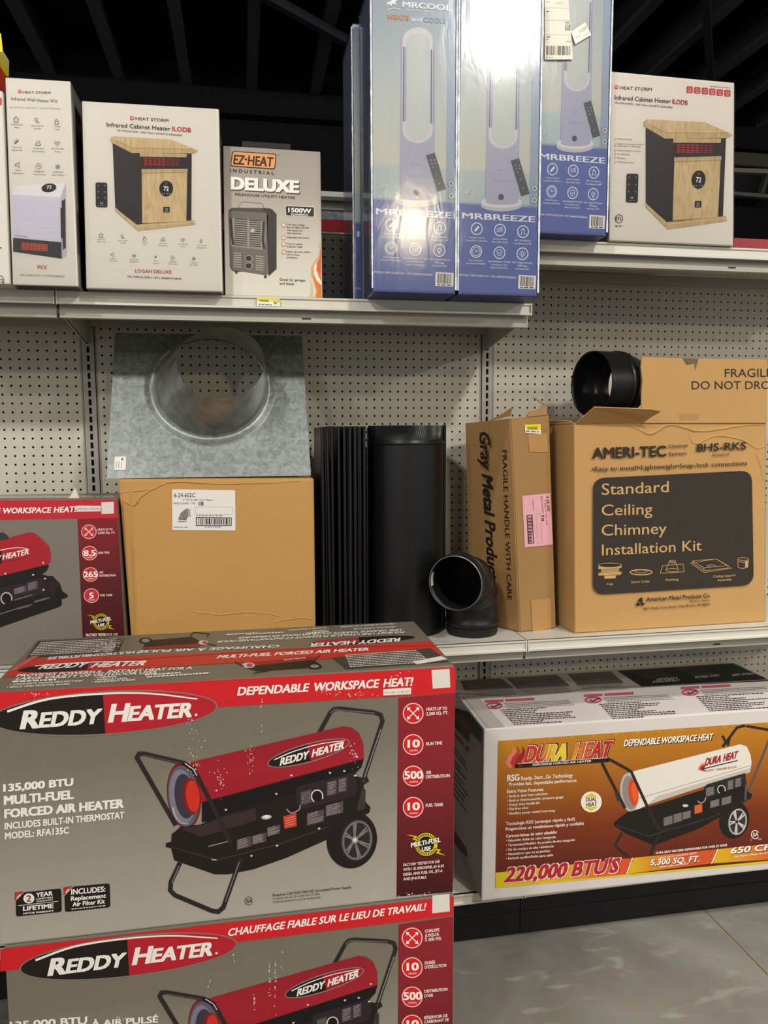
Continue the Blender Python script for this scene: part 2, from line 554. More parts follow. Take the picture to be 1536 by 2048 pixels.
# ---- dark ceiling with joists, far dark wall
DK = M('#1a1a1d', .9, spec=.1); DK2 = M('#4c4c50', .85, spec=.15); DK3 = M('#39393d', .8, spec=.15)
ceil = struct(MB().box((-8, -13, 5.05), (12, 8, 5.15), DK).build('ceiling'), 'black painted roof deck with joists')
for i in range(27):
    x = -6.1+i*.61
    j = MB().box((x-.02, -13, 4.80), (x+.02, 5.55, 5.05), DK2)
    j.box((x-.05, -13, 4.79), (x+.05, 5.55, 4.80), DK2)
    o = j.build('joist'); o.parent = ceil
FZ = Face((0, 0, 4.7), (1, 0, 0), (0, 1, 0))
BRC = tuple((v.x, v.y) for v in (FZ.hit(500, -15), FZ.hit(715, 103)))
for (a, b_) in (((.9, 2.6), (3.2, 5.2)), ((2.7, 1.4), (5.2, 5.0)), ((4.2, .8), (6.9, 4.6)), BRC, ((5.2, 2.6), (8.2, 5.2))):
    d = Vector((b_[0]-a[0], b_[1]-a[1], 0)).normalized(); n = Vector((-d.y, d.x, 0))*.03
    A, B = Vector((*a, 4.70)), Vector((*b_, 4.70)); DKB_ = M('#34343a', .85, spec=.1)
    mb = MB(); vs = []
    for P in (A, B):
        for s_ in (-1, 1):
            for h in (0, .07):
                vs.append(tuple(P+n*s_+Vector((0, 0, h))))
    mb.add(vs, [(0, 1, 3, 2), (4, 6, 7, 5), (0, 4, 5, 1), (2, 3, 7, 6), (0, 2, 6, 4), (1, 5, 7, 3)], DKB_)
    o = mb.build('brace'); o.parent = ceil
wb = struct(MB().box((-8, 5.6, 0), (12, 5.7, 5.05), DK).build('wall_back'), 'far wall lost in the dark')
mb = MB().box((-8, 5.45, 4.55), (12, 5.6, 4.78), DK); o = mb.build('header_beam'); o.parent = wb
for x in (-3.2, -.6, 1.9, 4.4, 7.2):
    o = MB().box((x-.06, 5.5, 0), (x+.06, 5.6, 4.55), DK).build('wall_post'); o.parent = wb

# ---- things up in the dark behind the aisle
t = thing('ceiling_duct', 'dark grey framed duct hanging in the dark behind the right cabinet heater box', 'duct', (5.9, 5.3, 4.1))
def seg(mb, a, b_, wy, h, mat):
    a, b_ = Vector(a), Vector(b_); d = (b_-a).normalized(); n = Vector((0, 1, 0)); u = d.cross(n).normalized()
    vs = []
    for P in (a, b_):
        for sy in (-wy, wy):
            for sz in (-h, h):
                vs.append(tuple(P+n*sy+u*sz))
    return mb.add(vs, [(0, 1, 3, 2), (4, 6, 7, 5), (0, 4, 5, 1), (2, 3, 7, 6), (0, 2, 6, 4), (1, 5, 7, 3)], mat)
FY = Face((0, 5.3, 0), (1, 0, 0), (0, 0, 1))
def far(x, y):
    return FY.hit(x, y)
o = MB().box((far(1440, 325).x, 5.2, far(1500, 338).z), (far(1580, 325).x, 5.6, far(1500, 313).z), '#4a443e').build('top_panel', t)
mb = MB(); seg(mb, far(1440, 342), far(1545, 346), .05, .022, '#8a8270'); mb.build('flange', t)
mb = MB(); seg(mb, far(1440, 387), far(1545, 395), .04, .018, '#6a665f'); mb.build('lower_rail', t)
mb = MB(); seg(mb, far(1533, 350), far(1519, 391), .04, .018, '#4f4c48'); mb.build('side_rail', t)
mb = MB().box((far(1440, 325).x, 5.36, far(1500, 390).z), (far(1545, 325).x, 5.6, far(1500, 340).z), '#141416'); mb.build('screen', t)
t = thing('light_fixture', 'unlit dark strip fixture hanging above the milkhouse heater box', 'light fixture', (.7, 5.4, 4.25))
FY2 = Face((0, 5.4, 0), (1, 0, 0), (0, 0, 1))
a, b_ = FY2.hit(484, 282), FY2.hit(581, 300)
MB().box((a.x, 5.4, b_.z), (b_.x, 5.5, a.z), '#55514d').build('housing', t)
for x in (a.x+.1, b_.x-.1):
    MB().box((x-.03, 5.49, b_.z+.02), (x+.03, 5.6, a.z-.02), DK2).build('bracket', t)

# ================================================================== GONDOLA
OCT = [(math.cos(math.radians(22.5+45*k)), math.sin(math.radians(22.5+45*k))) for k in range(8)]
def perf(mb, O, U, V, N, W, H, u0, nu, pu, v0, nv, pv, ru, rv, thick, mat, shape='o', back=True):
    O, U, V, N = Vector(O), Vector(U), Vector(V), Vector(N)
    vs = []; fs = []
    def add(u, v, d=0):
        p = O+U*u+V*v-N*d
        vs.append((p.x, p.y, p.z)); return len(vs)-1
    ub0, ub1 = u0-pu/2, u0+(nu-.5)*pu; vb0, vb1 = v0-pv/2, v0+(nv-.5)*pv
    g = [[add(ub0+i*pu, vb0+j*pv) for j in range(nv+1)] for i in range(nu+1)]
    for i in range(nu):
        for j in range(nv):
            cu, cv = u0+i*pu, v0+j*pv
            bl, br, tr, tl = g[i][j], g[i+1][j], g[i+1][j+1], g[i][j+1]
            if shape == 'o':
                h = [add(cu+ru*a, cv+rv*b) for a, b in OCT]; k = [add(cu+ru*a, cv+rv*b, thick) for a, b in OCT]
                fs += [(br, tr, h[0], h[7]), (tr, tl, h[2], h[1]), (tl, bl, h[4], h[3]), (bl, br, h[6], h[5]),
                       (tr, h[1], h[0]), (tl, h[3], h[2]), (bl, h[5], h[4]), (br, h[7], h[6])]
                fs += [(h[q], h[(q+1) % 8], k[(q+1) % 8], k[q]) for q in range(8)]
            else:
                R4 = [(-1, -1), (1, -1), (1, 1), (-1, 1)]
                h = [add(cu+ru*a, cv+rv*b) for a, b in R4]; k = [add(cu+ru*a, cv+rv*b, thick) for a, b in R4]
                c4 = (bl, br, tr, tl)
                fs += [(c4[q], c4[(q+1) % 4], h[(q+1) % 4], h[q]) for q in range(4)]
                fs += [(h[q], h[(q+1) % 4], k[(q+1) % 4], k[q]) for q in range(4)]
    for (a, b, c, d) in ((0, 0, W, vb0), (0, vb1, W, H), (0, vb0, ub0, vb1), (ub1, vb0, W, vb1)):
        if c-a > 1e-5 and d-b > 1e-5:
            q = [add(a, b), add(c, b), add(c, d), add(a, d)]; fs.append(tuple(q))
    mb.add(vs, fs, mat)
    return mb
Z0 = 1.772                       # height of a hole row of the middle panel
gon = thing('gondola_frame', 'grey pegboard gondola shelving frame with black kick plates', 'shelving', (0, 0, 0))
BAY = 48*I
def panel(xa, xb, c0, nc, zoff):
    zl, zh = .17, 2.098
    k = math.ceil((zl+.02-Z0-zoff)/I); z1 = Z0+zoff+k*I; n = int((zh-.015-z1)/I)+1
    mb = perf(MB(), (xa, 0, zl), (1, 0, 0), (0, 0, 1), (0, -1, 0), xb-xa, zh-zl, c0-xa, nc, I, z1-zl, n, I, .0035, .0035, .004, PEG)
    mb.build('pegboard_panel', gon)
panel(-20*I, -.75*I, -18.5*I, 18, .0110)
panel(.75*I, 47.25*I, 1.5*I, 46, 0)
panel(48.75*I, 95.25*I, 49.5*I, 46, .0012)
MB().box((-.55, .014, .15), (2.5, .02, 2.095), '#0a0a0a').build('dark_void_sheet', gon)  # black sheet puts the shade seen through the peg holes into colour
for X, ph in ((0, .0152), (BAY, .0139), (2*BAY, .0139)):
    wd = .0171
    zl, zh = .12, 2.098
    k = math.ceil((zl+.03-Z0-ph)/I); z1 = Z0+ph+k*I; n = int((zh-.02-z1)/I)+1
    mb = perf(MB(), (X-wd, -.005, zl), (1, 0, 0), (0, 0, 1), (0, -1, 0), 2*wd, zh-zl, wd, 1, .02, z1-zl, n, I, .0041, .0088, .01, M('#aaa79f', .45), 'r')
    for sx in (-1, 1):
        mb.add([(X+sx*wd, -.005, zl), (X+sx*wd, .004, zl), (X+sx*wd, .004, zh), (X+sx*wd, -.005, zh)], [(0, 1, 2, 3)], '#8f8b82')
        mb.box((X+sx*(wd+.0045)-.0022, -.0012, zl), (X+sx*(wd+.0045)+.0022, .003, zh), '#9b978e')
    mb.build('upright', gon)
for a, b_ in ((-20*I, 0), (0, BAY), (BAY, 2*BAY)):
    mb = MB().box((a+.001, -.365, .004), (b_-.001, -.35, .122), M('#0b0b0b', .35, spec=.35))
    mb.box((a+.001, -.3665, .070), (b_-.001, -.365, .073), M('#080808', .4))
    mb.build('kick_plate', gon)
    MB().box((a+.001, -.004, 2.1), (b_-.001, .05, 2.137), M('#9c1c28', .4)).build('top_rail', gon)
    MB().box((a+.001, -.006, 2.094), (b_-.001, .02, 2.0995), '#cfcac4').build('rail_edge', gon)
MB().box((-.5, .05, 2.13), (2.5, .4, 2.145), '#77746d').build('rear_shelf', gon)

def shelf(x0, x1, z, label, base=False, rows=True):
    t = thing('steel_shelf', label, 'shelf', (x0, -.39, z), 'gondola shelves')
    a, b_ = x0+.0015, x1-.0015
    mb = MB()
    W = b_-a
    n = int((W-.06)/I)
    perf(mb, (a, -.388, z), (1, 0, 0), (0, 1, 0), (0, 0, 1), W, .1, (W-(n-1)*I)/2, n, I, .038, 2, .03, .0022, .0022, .0012, SHELF)
    perf(mb, (a, -.288, z), (1, 0, 0), (0, 1, 0), (0, 0, 1), W, .28, (W-(n-1)*I)/2, n, I, .19, 2, .03, .0022, .0022, .0012, SHELF)
    mb.build('deck', t)
    pc = [(-.392, z), (-.392, z-.0045), (-.3875, z-.006), (-.3875, z-.0235), (-.393, z-.0255), (-.393, z-.0305), (-.381, z-.0305), (-.381, z)]
    MB().prism([(y, q) for y, q in pc], 'X', a, b_, M('#cfccc0', .35)).build('price_channel', t)
    for xx in (a, b_-.003):
        MB().box((xx, -.394, z-.0315), (xx+.003, -.385, z+.0008), M('#dad7cc', .35)).build('end_cap', t)
    if not base:
        sk = MB().box((a+.002, -.368, z-.06), (b_-.002, -.364, z-.0015), M('#a8a59a', .45))
        sk.box((a+.002, -.364, z-.06), (b_-.002, -.345, z-.058), M('#a8a59a', .45))
        sk.build('front_skirt', t)
        MB().box(((a+b_)/2-.012, -.3686, z-.052), ((a+b_)/2+.012, -.3679, z-.048), '#1c1a17').build('slot', t)
        MB().box((a+.002, -.014, z-.034), (b_-.002, -.009, z-.0015), M('#a8a59a', .45)).build('rear_flange', t)
        for xx in (x0+.003, x1-.006):
            MB().prism([(-.006, z-.004), (-.362, z-.004), (-.362, z-.036), (-.30, z-.046), (-.02, z-.082), (-.006, z-.082)], 'X', xx, xx+.003, M('#b1aea4', .4)).build('bracket', t)
    return t
ZU, ZM, ZB, ZR = 1.836, .903, .163, 2.006
shelf(-20*I, 0, ZU, 'upper shelf section left of the seam, under the wall heater box')
shelf(0, BAY, ZU, 'upper shelf holding the two tower fan boxes and milkhouse heater box')
shelf(BAY, 2*BAY, ZR, 'highest shelf section at right, under the right cabinet heater box')
shelf(-20*I, 0, ZM, 'middle shelf section at far left under the small red heater box')
shelf(0, BAY, ZM, 'middle shelf under the black pipes and elbow')
shelf(BAY, 2*BAY, ZM, 'middle shelf section under the chimney kit carton')
shelf(-20*I, 0, ZB, 'base shelf deck at far left behind the big red stack', True)
shelf(0, BAY, ZB, 'base shelf deck beside the big red stack, under its shadow', True)
shelf(BAY, 2*BAY, ZB, 'base shelf deck under the orange kerosene heater box', True)

# shelf tag
t = thing('price_tag', 'small yellow and white price tag on the upper shelf edge', 'price tag', (.49, -.394, ZU-.026))
f = front(.4, -.3945, 0, ZU)
p = Pr(f, .0004).view(430, 270, 5.12)
q = quad_px(f, [(513.5, 612), (560, 613), (559, 598.5), (514, 595.5)])
hexa(q, (0, .0006, 0), '#ece8dc', .0002, 'card', t)
p.part('print').poly([(430, 1665), (660, 1678), (660, 1702), (430, 1692)], '#e6d514', 1)
p.poly([(455, 1685), (550, 1690), (550, 1708), (455, 1702)], '#8f8a2a', 2)
p.text('36', 600, 1730, 632, 1732, 28, INK, .01); p.bars(445, 1737, 580, 1743, 9, '#6d675f')
p.text('00', 638, 1712, 655, 1713, 10, INK)
p.done(t)
# galvanized channel lying on the rear side of the gondola
FG = Face((0, .25, 0), (1, 0, 0), (0, 0, 1))
a, b_ = FG.hit(600, 389), FG.hit(760, 440)
GAL = galv_mat('galvanized_bright', '#b9bcc2', .3, 60)
t = thing('galvanized_channel', 'bright galvanized bolted channel lying behind the red rail', 'metal channel', (a.x, .25, 2.145))
zb, zt = 2.1455, a.z
MB().box((a.x, .255, zb), (b_.x, .262, zt), GAL).build('web', t)
MB().box((a.x, .2, zt-.016), (b_.x, .27, zt), M('#dcdcd8', .4)).build('upper_flange', t)
MB().box((a.x, .2, zb), (b_.x, .27, zb+.012), M('#dcdcd8', .4)).build('lower_flange', t)
MB().box((a.x, .246, zt-.045), (b_.x, .255, zt-.02), M('#8c8a76', .5)).build('seam_strip', t)
for i in range(9):
    x = a.x+.015+i*(b_.x-a.x-.03)/8; z = zb+.03+(i % 2)*.022
    mb = MB(); mb.add([(x+.007*math.cos(k*math.pi/3), .250, z+.007*math.sin(k*math.pi/3)) for k in range(6)]+[(x+.007*math.cos(k*math.pi/3), .256, z+.007*math.sin(k*math.pi/3)) for k in range(6)],
                      [tuple(range(6))]+[(k, (k+1) % 6, 6+(k+1) % 6, 6+k) for k in range(6)], M('#e3e3e6', .25, .8))
    mb.build('bolt', t)

# ================================================================== TOP SHELF BOXES
WOOD = wood_mat('#b39a6c', '#c9b387'); WOOD2 = wood_mat('#a98f62', '#bfa87b')
FILM = film_mat('shrink_wrap', (9, 9, 60), .08, .06, 1.4)
FILMF = film_mat('tight_wrap', (26, 26, 10), .13, .10, 1.45)
FILM2 = film_mat('loose_wrap', (60, 60, 8), .1, .5, 1.36)
CARTON = M(CARD, .42, spec=.4, bump=.04, bscale=35)
def badge(p, x, y, s):
    """little red square logo with a white storm mark"""
    p.rrect([(x-s, y-s), (x+s, y-s*.95), (x+s, y+s), (x-s, y+s*.95)], s*.5, '#c8362c', 3)
    p.line([(x-s*.4, y-s*.5), (x-s*.4, y+s*.5)], s*.25, WHT, 4); p.line([(x+s*.4, y-s*.5), (x+s*.4, y+s*.5)], s*.25, WHT, 4)
    p.line([(x-s*.4, y-s*.2), (x+s*.4, y+s*.2)], s*.22, WHT, 5)
def icon(p, k, x, y, s, c='#4b4744'):
    w = s*.14
    if k == 'house':
        p.line([(x-s, y-s*.1), (x, y-s), (x+s, y-s*.1)], w, c); p.line([(x-s*.7, y-s*.2), (x-s*.7, y+s), (x+s*.7, y+s), (x+s*.7, y-s*.2)], w, c)
        p.line([(x, y+s*.6), (x, y-s*.4)], w, c)
    elif k == 'hand':
        p.ring(x-s*.2, y-s*.3, s*.6, s*.6, w, c); p.line([(x-s*.3, y+s*.9), (x+s*.3, y+s*.4), (x+s, y+s*.9)], w, c)
    elif k == 'lock':
        p.line([(x-s*.6, y), (x+s*.6, y), (x+s*.6, y+s), (x-s*.6, y+s)], w, c, closed=True); p.ring(x, y, s*.45, s*.8, w, c, a0=180, a1=360)
    elif k == 'tip':
        p.line([(x-s*.6, y+s*.6), (x+s*.7, y-s*.6)], w*3, c); p.line([(x-s, y), (x, y-s), (x+s*.5, y-s*.6)], w*.7, c)
    elif k == 'heat':
        p.rrect([(x-s, y+s*.1), (x+s, y+s*.1), (x+s, y+s*.8), (x-s, y+s*.8)], s*.3, c, 3); p.rrect([(x-s*.8, y+s*.25), (x+s*.8, y+s*.25), (x+s*.8, y+s*.65), (x-s*.8, y+s*.65)], s*.2, CARD, 4)
        for d in (-.5, 0, .5):
            p.line([(x+d*s, y-s*.9), (x+d*s+s*.1, y-s*.5), (x+d*s, y-s*.1)], w*.8, c)
    elif k == 'heart':
        p.line([(x, y+s*.9), (x-s*.9, y-s*.1), (x-s*.6, y-s*.8), (x, y-s*.3), (x+s*.6, y-s*.8), (x+s*.9, y-s*.1)], w*.8, c, closed=True); p.line([(x-s*.6, y), (x, y+s*.1), (x+s*.5, y-s*.3)], w*.7, c)
    elif k == 'horn':
        p.line([(x-s*.9, y-s*.3), (x-s*.2, y-s*.4), (x+s*.5, y-s*.9), (x+s*.5, y+s*.9), (x-s*.2, y+s*.4), (x-s*.9, y+s*.3)], w, c, closed=True)
    elif k == 'dial':
        p.ring(x, y, s, s, w*.7, c); p.text('76', x-s*.5, y+s*.3, x+s*.5, y+s*.3, s*.7, c)
    elif k == 'fan':
        for q in range(8):
            a = q*math.pi/4; p.line([(x+s*.3*math.cos(a), y+s*.3*math.sin(a)), (x+s*math.cos(a), y+s*math.sin(a))], w, c)
        p.ring(x, y, s*.3, s*.3, w*.6, c)
    elif k == 'bolt':
        p.poly([(x+s*.3, y-s), (x-s*.6, y+s*.2), (x, y+s*.1), (x-s*.2, y+s), (x+s*.6, y-s*.3), (x, y-s*.2)], c, 3)
    elif k == 'drop':
        p.ring(x, y, s*.5, s*.9, w*.8, c); p.line([(x, y-s*.4), (x, y+s*.5)], w, c)
def caption(p, ls, x, y, hw, h=9, c='#7b756f'):
    for i, l in enumerate(ls):
        r = hw*min(1, len(l)/10)
        p.text(l, x-r, y+i*h*2.2, x+r, y+i*h*2.2+r*.04, h, c, .004)

# ---- wall heater box (tall narrow carton)
f = front(-.0771, -.4455, -.015, ZU)
q = quad_px(f, [(25, 568), (157, 574), (141, 162), (10, 154)], ZU+.0008)
t = thing('heater_box', 'tall narrow white wall heater box in shrink wrap, left of the cabinet heater box', 'box', q[0], 'heater boxes on the upper shelf')
hexa(q, (.0, .30, 0), CARTON, .003, 'carton', t)
fl = [Vector(v) for v in q]
hexa([v+Vector((dx*.0015, -.0028, dz*.0012)) for v, dx, dz in zip(fl, (-1, 1, 1, -1), (0, 0, 1, 1))], (0, .305, 0), FILM, .004, 'shrink_wrap', t)
p = Pr(f).view(0, 60, 3.339)
p.part('logo'); badge(p, 132, 411, 11)
p.text('HEAT STORM', 152, 423, 338, 428, 16, '#4a4644', .006)
p.part('lettering').text('Infrared Wall Heater WX', 77, 469, 386, 487, 22, '#6f6a66')
p.text('HS-1500-WX | 1500 WATT | QUARTZ INFRARED', 66, 521, 405, 531, 10, '#a59f99')
p.text('WX', 245, 1597, 315, 1601, 30, '#a8463c'); p.text('HS-1500-WX | 713757682422', 135, 1642, 432, 1652, 14, '#8f8984')
ks = ['house', 'hand', 'lock', 'tip', 'heat', 'heart', 'horn', 'dial', 'fan']
cs = [('Comfortable', 'Heat'), ('Safe Touch', 'Grill'), ('Child', 'Lock'), ('Tip-over', 'Shut off'), ('Overheat', 'Protection'), ('No Harmful', 'Fumes'), ('Quiet', 'Operation'), ('Digital', 'Thermostat'), ('Lifetime', 'Air Filter')]
ps = [(108, 597), (246, 605), (378, 610), (110, 748), (253, 756), (382, 758), (118, 902), (258, 910), (386, 914)]
p.part('feature_icons')
for k, c, (x, y) in zip(ks, cs, ps):
    icon(p, k, x, y, 19); caption(p, c, x+4, y+38, 42)
p.part('heater_picture')
p.poly([(78, 1098), (110, 1040), (438, 1020), (405, 1118)], '#dcd9da', 1)
p.poly([(78, 1098), (405, 1118), (415, 1425), (88, 1392)], '#c6c3d2', 1)
p.poly([(405, 1118), (438, 1020), (445, 1505), (413, 1527)], '#b5b0bb', 1)
p.poly([(412, 1142), (436, 1128), (440, 1455), (420, 1470)], '#2d2a2c', 2)
p.poly([(404, 1190), (418, 1185), (420, 1390), (408, 1395)], '#201d1e', 3)
p.ell(327, 1055, 50, 29, '#1c191a', 3, -8); p.text('72', 312, 1062, 346, 1058, 22, WHT, .02)
p.poly([(88, 1388), (409, 1418), (413, 1527), (88, 1480)], '#2a2625', 3)
p.poly([(142, 1415), (318, 1430), (320, 1478), (142, 1468)], '#8e3a22', 4)
for i in range(7):
    p.line([(146+i*26, 1420+i*2), (146+i*26, 1466+i*2)], 3, '#3b1c14', 5)
for y in (1428, 1440, 1452, 1464):
    p.line([(144, y), (318, y+10)], 4, '#d1532b', 5)
p.text('HEAT STORM', 100, 1378, 183, 1384, 8, '#5d5968')
p.done(t)
# side print of that box
fs = Face(q[1], (0, 1, 0), (0, 0, 1))
p = Pr(fs, .0008).view(0, 60, 3.339); p.clip = (.004, .29, .01, .45)
p.part('side_print').poly([(484, 545), (541, 690), (541, 760), (488, 700)], '#5a4250', 1)
p.poly([(488, 700), (541, 760), (545, 1010), (497, 1010)], '#5c5360', 1)
p.poly([(503, 1130), (546, 1140), (550, 1500), (514, 1500)], '#8a7f88', 1)
for i in range(5):
    p.line([(492, 430+i*22), (528, 480+i*26)], 4, '#b8b0ac', 2)
p.done(t)

# ---- infrared cabinet heater boxes (two of one kind; the right one carries a different print)
def cabinet_art(p):
    p.part('heater_picture')
    p.poly([(752, 752), (880, 815), (935, 845), (948, 1298), (905, 1302), (770, 1185)], '#2b2223', 1)
    p.poly([(880, 815), (1280, 822), (1278, 1272), (948, 1300), (935, 845)], '#231a1b', 2)
    p.poly([(735, 722), (760, 710), (1140, 732), (1318, 803), (1316, 815), (1290, 825), (880, 822), (740, 750)], WOOD, 3)
    p.poly([(735, 722), (880, 792), (1318, 803), (1316, 815), (1290, 825), (880, 822), (740, 750)], WOOD2, 4)
    p.line([(770, 738), (885, 788), (1290, 798)], 3, '#8f7850', 5)
    p.poly([(935, 822), (1248, 828), (1246, 852), (935, 846)], WOOD2, 5)
    p.poly([(958, 852), (1198, 862), (1196, 908), (958, 905)], '#3a1012', 4)
    for y in (860, 874, 888, 900):
        for i in range(8):
            p.line([(962+i*30, y+i*.8), (962+i*30+22, y+i*.8+.6)], 7, '#b5222a' if i < 5 else '#82181f', 5)
    p.poly([(947, 950), (1250, 948), (1245, 1275), (950, 1292)], WOOD, 4)
    p.poly([(945, 930), (1253, 928), (1253, 950), (945, 955)], WOOD2, 5)
    p.line([(947, 957), (1252, 952)], 3, '#8d7650', 6)
    p.poly([(765, 1185), (912, 1300), (1300, 1270), (1304, 1300), (920, 1342), (770, 1212)], WOOD2, 3)
    p.line([(768, 1196), (916, 1312), (1302, 1282)], 3, '#d8c69b', 4)
    p.ell(1110, 1060, 46, 53, '#151213', 6); p.text('72', 1093, 1073, 1127, 1076, 30, '#f4f4f4', .02, L=7)
    p.ring(1110, 1026, 6, 6, 2, '#9a9a9a', 7)
    for x in (1085, 1100, 1118, 1133):
        p.ell(x, 1094, 3, 3, '#c9c9c9', 7, n=8)
    p.rrect([(1090, 1182), (1134, 1182), (1134, 1220), (1090, 1220)], 5, '#171415', 6)
    p.line([(1102, 1190), (1122, 1208)], 3, '#b9b5ae', 7); p.line([(1122, 1190), (1102, 1208)], 3, '#b9b5ae', 7); p.line([(1098, 1214), (1126, 1214)], 2, '#b9b5ae', 7)
    p.part('remote_picture').rrect([(638, 1018), (716, 1020), (718, 1186), (640, 1183)], 14, '#1c191a', 2)
    for (x, y) in ((656, 1040), (700, 1040), (656, 1080), (700, 1082), (656, 1120), (700, 1122)):
        p.ell(x, y, 6, 6, '#6d6969', 3, n=10)
    p.text('H', 671, 1163, 686, 1163, 14, '#c9c5c1', .02); p.line([(655, 1173), (700, 1173)], 3, '#7a7676', 3)
f = front(.0816, -.422, -.0157, ZU)
q = quad_px(f, [(172, 576), (446, 586), (438, 217), (163, 201)], ZU+.0008)
ILQ = q
t = thing('heater_box', 'white cabinet heater box with a row of small icons, between wall heater and milkhouse boxes', 'box', q[0], 'heater boxes on the upper shelf')
hexa(q, (0, .28, 0), CARTON, .004, 'carton', t)
hexa([v+Vector((dx*.0015, -.0028, dz*.0012)) for v, dx, dz in zip(q, (-1, 1, 1, -1), (0, 0, 1, 1))], (0, .285, 0), FILM, .005, 'shrink_wrap', t)
p = Pr(f).view(0, 60, 3.339)
cabinet_art(p)
p.part('logo'); badge(p, 881, 589, 13); p.text('HEAT STORM', 905, 601, 1125, 615, 20, '#3b3735', .006)
p.part('lettering').text('Infrared Cabinet Heater', 712, 645, 1138, 673, 29, '#332f2e', .008)
p.text('ILODB', 1150, 674, 1276, 684, 31, '#b52a34', .02)
p.text('HS-1500-ILODB | 1500 Watt | QUARTZ INFRARED', 782, 676, 1218, 710, 12, '#4e4a48', .004)
p.text('LOGAN DELUXE', 902, 1619, 1146, 1628, 23, '#b03a40', .008)
p.text('HS-1500-ILODB | UPC: 850007724030', 852, 1652, 1212, 1668, 13, '#3f3b39', .006)
p.part('feature_icons')
for k, c, x, y in zip(['house', 'hand', 'lock', 'heat', 'heart', 'drop'], [('Heats Up', 'Home Fast'), ('Safe Touch', 'Grill'), ('Child', 'Lock'), ('Overheat', 'Protection'), ('No Harmful', 'Fumes'), ('Power Outage', 'Settings Saved')], (676, 818, 965, 1088, 1221, 1343), (1371, 1380, 1389, 1397, 1403, 1411)):
    icon(p, k, x, y, 15); caption(p, c, x+2, y+30, 32, 7)
for k, c, x, y in zip(['horn', 'fan', 'bolt', 'dial', 'fan'], [('Quiet', 'Operation'), ('Adjustable', 'Brightness'), ('Power', 'Control'), ('Digital', 'Thermostat'), ('Lifetime', 'Air Filter')], (752, 895, 1039, 1152, 1294), (1500, 1508, 1516, 1522, 1528)):
    icon(p, k, x, y, 14, INK if k == 'bolt' else '#4b4744'); caption(p, c, x+2, y+28, 30, 7)
p.done(t)

f = front(1.42, -.40, -.006, ZR)
q = quad_px(f, [(1218, 474), (1467, 481), (1469, 165), (1221, 142)], ZR+.0008)
t = thing('heater_box', 'white cabinet heater box with red squares at its top corner, on the highest shelf', 'box', q[0], 'heater boxes on the upper shelf')
hexa(q, (0, .28, 0), M('#d6cfc6', .42, spec=.4, bump=.03, bscale=35), .004, 'carton', t)
hexa([v+Vector((dx*.0015, -.0028, dz*.0012)) for v, dx, dz in zip(q, (-1, 1, 1, -1), (0, 0, 1, 1))], (0, .285, 0), FILM, .005, 'shrink_wrap', t)
p = Pr(f).via([(735, 722), (1318, 815), (920, 1342)], [(730, 785), (1302, 880), (888, 1482)], 1060, 0, 3.227)
cabinet_art(p)
p.view(1060, 0, 3.227)
p.part('logo'); badge(p, 557, 562, 12); p.text('HEAT STORM', 580, 577, 786, 588, 21, '#3b3735', .006)
p.part('lettering').text('Infrared Cabinet Heater', 546, 643, 908, 668, 30, '#332f2e', .008)
p.text('ILODB', 918, 670, 1017, 679, 31, '#a72d36', .02)
p.text('HS-1500-ILODB | 1500 Watt | QUARTZ INFRARED', 547, 668, 920, 700, 12, '#4e4a48', .004)
for i, (s_, y) in enumerate((('Power on and off', 903), ('Manual or Auto power control', 936), ('(1500 watts or 750 watts)', 950), ('Screen brightness control', 978), ('Set child lock', 1001), ('Set timer', 1026), ('Thermostat control', 1053))):
    p.text(s_, 562, y-4, 562+len(s_)*6.0, y+2, 9, '#6b6561', .004)
    p.ring(549, y-6, 5, 7, 1.5, '#8c8681')
p.part('feature_icons')
for i, x in enumerate((1030, 1079, 1128, 1176, 1224, 1273)):
    y = 579+i*4.6
    p.rrect([(x-20, y-22), (x+20, y-20), (x+20, y+22), (x-20, y+20)], 7, '#b3343c', 2)
    p.ring(x, y-2, 9, 10, 2, '#e6c3c0', 3); p.line([(x-11, y+14), (x+11, y+14.5)], 2.5, '#e6c3c0', 3)
p.bars(1165, 560, 1292, 570, 5, '#9a938d')
p.part('approval_mark').ring(573, 1412, 27, 28, 4, '#4a4643'); p.text('ETL', 553, 1421, 593, 1421, 22, '#4a4643', .02)
p.bars(548, 1464, 596, 1464, 8, '#5b5653')
p.done(t)

# ---- milkhouse heater box
f = front(.4021, -.3819, 0, ZU)
q = quad_px(f, [(450, 590), (645, 596), (641, 303), (446, 291)], ZU+.0008)
h = q[3].z-q[0].z
t = thing('heater_box', 'grey milkhouse utility heater box with orange logo and flame corner', 'box', q[0], 'heater boxes on the upper shelf')
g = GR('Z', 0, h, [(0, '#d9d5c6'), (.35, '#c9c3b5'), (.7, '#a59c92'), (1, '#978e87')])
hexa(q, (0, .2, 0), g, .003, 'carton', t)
p = Pr(f).view(430, 270, 5.12)
p.part('logo')
p.rrect([(178, 163), (630, 193), (617, 354), (154, 322)], 26, '#2a1e19', 1)
p.rrect([(187, 173), (620, 202), (608, 343), (164, 313)], 20, '#df9458', 2)
p.text('EZ', 186, 298, 300, 306, 100, '#2a1d18', .035, .1, L=3); p.text('HEAT', 332, 308, 592, 325, 100, '#2a1d18', .035, .1, L=3)
p.ell(316, 250, 13, 13, '#3a2a22', 3, n=16); p.text('TM', 640, 210, 658, 211, 8, INK)
p.part('lettering').text('I N D U S T R I A L', 155, 379, 605, 408, 34, '#332c29', .02)
p.text('DELUXE', 168, 562, 870, 604, 126, '#4e463f', .055, L=4); p.text('DELUXE', 160, 552, 860, 592, 126, '#ece9df', .055, L=6)
p.text('MILKHOUSE UTILITY HEATER', 206, 619, 820, 656, 26, '#3a332f', .01)
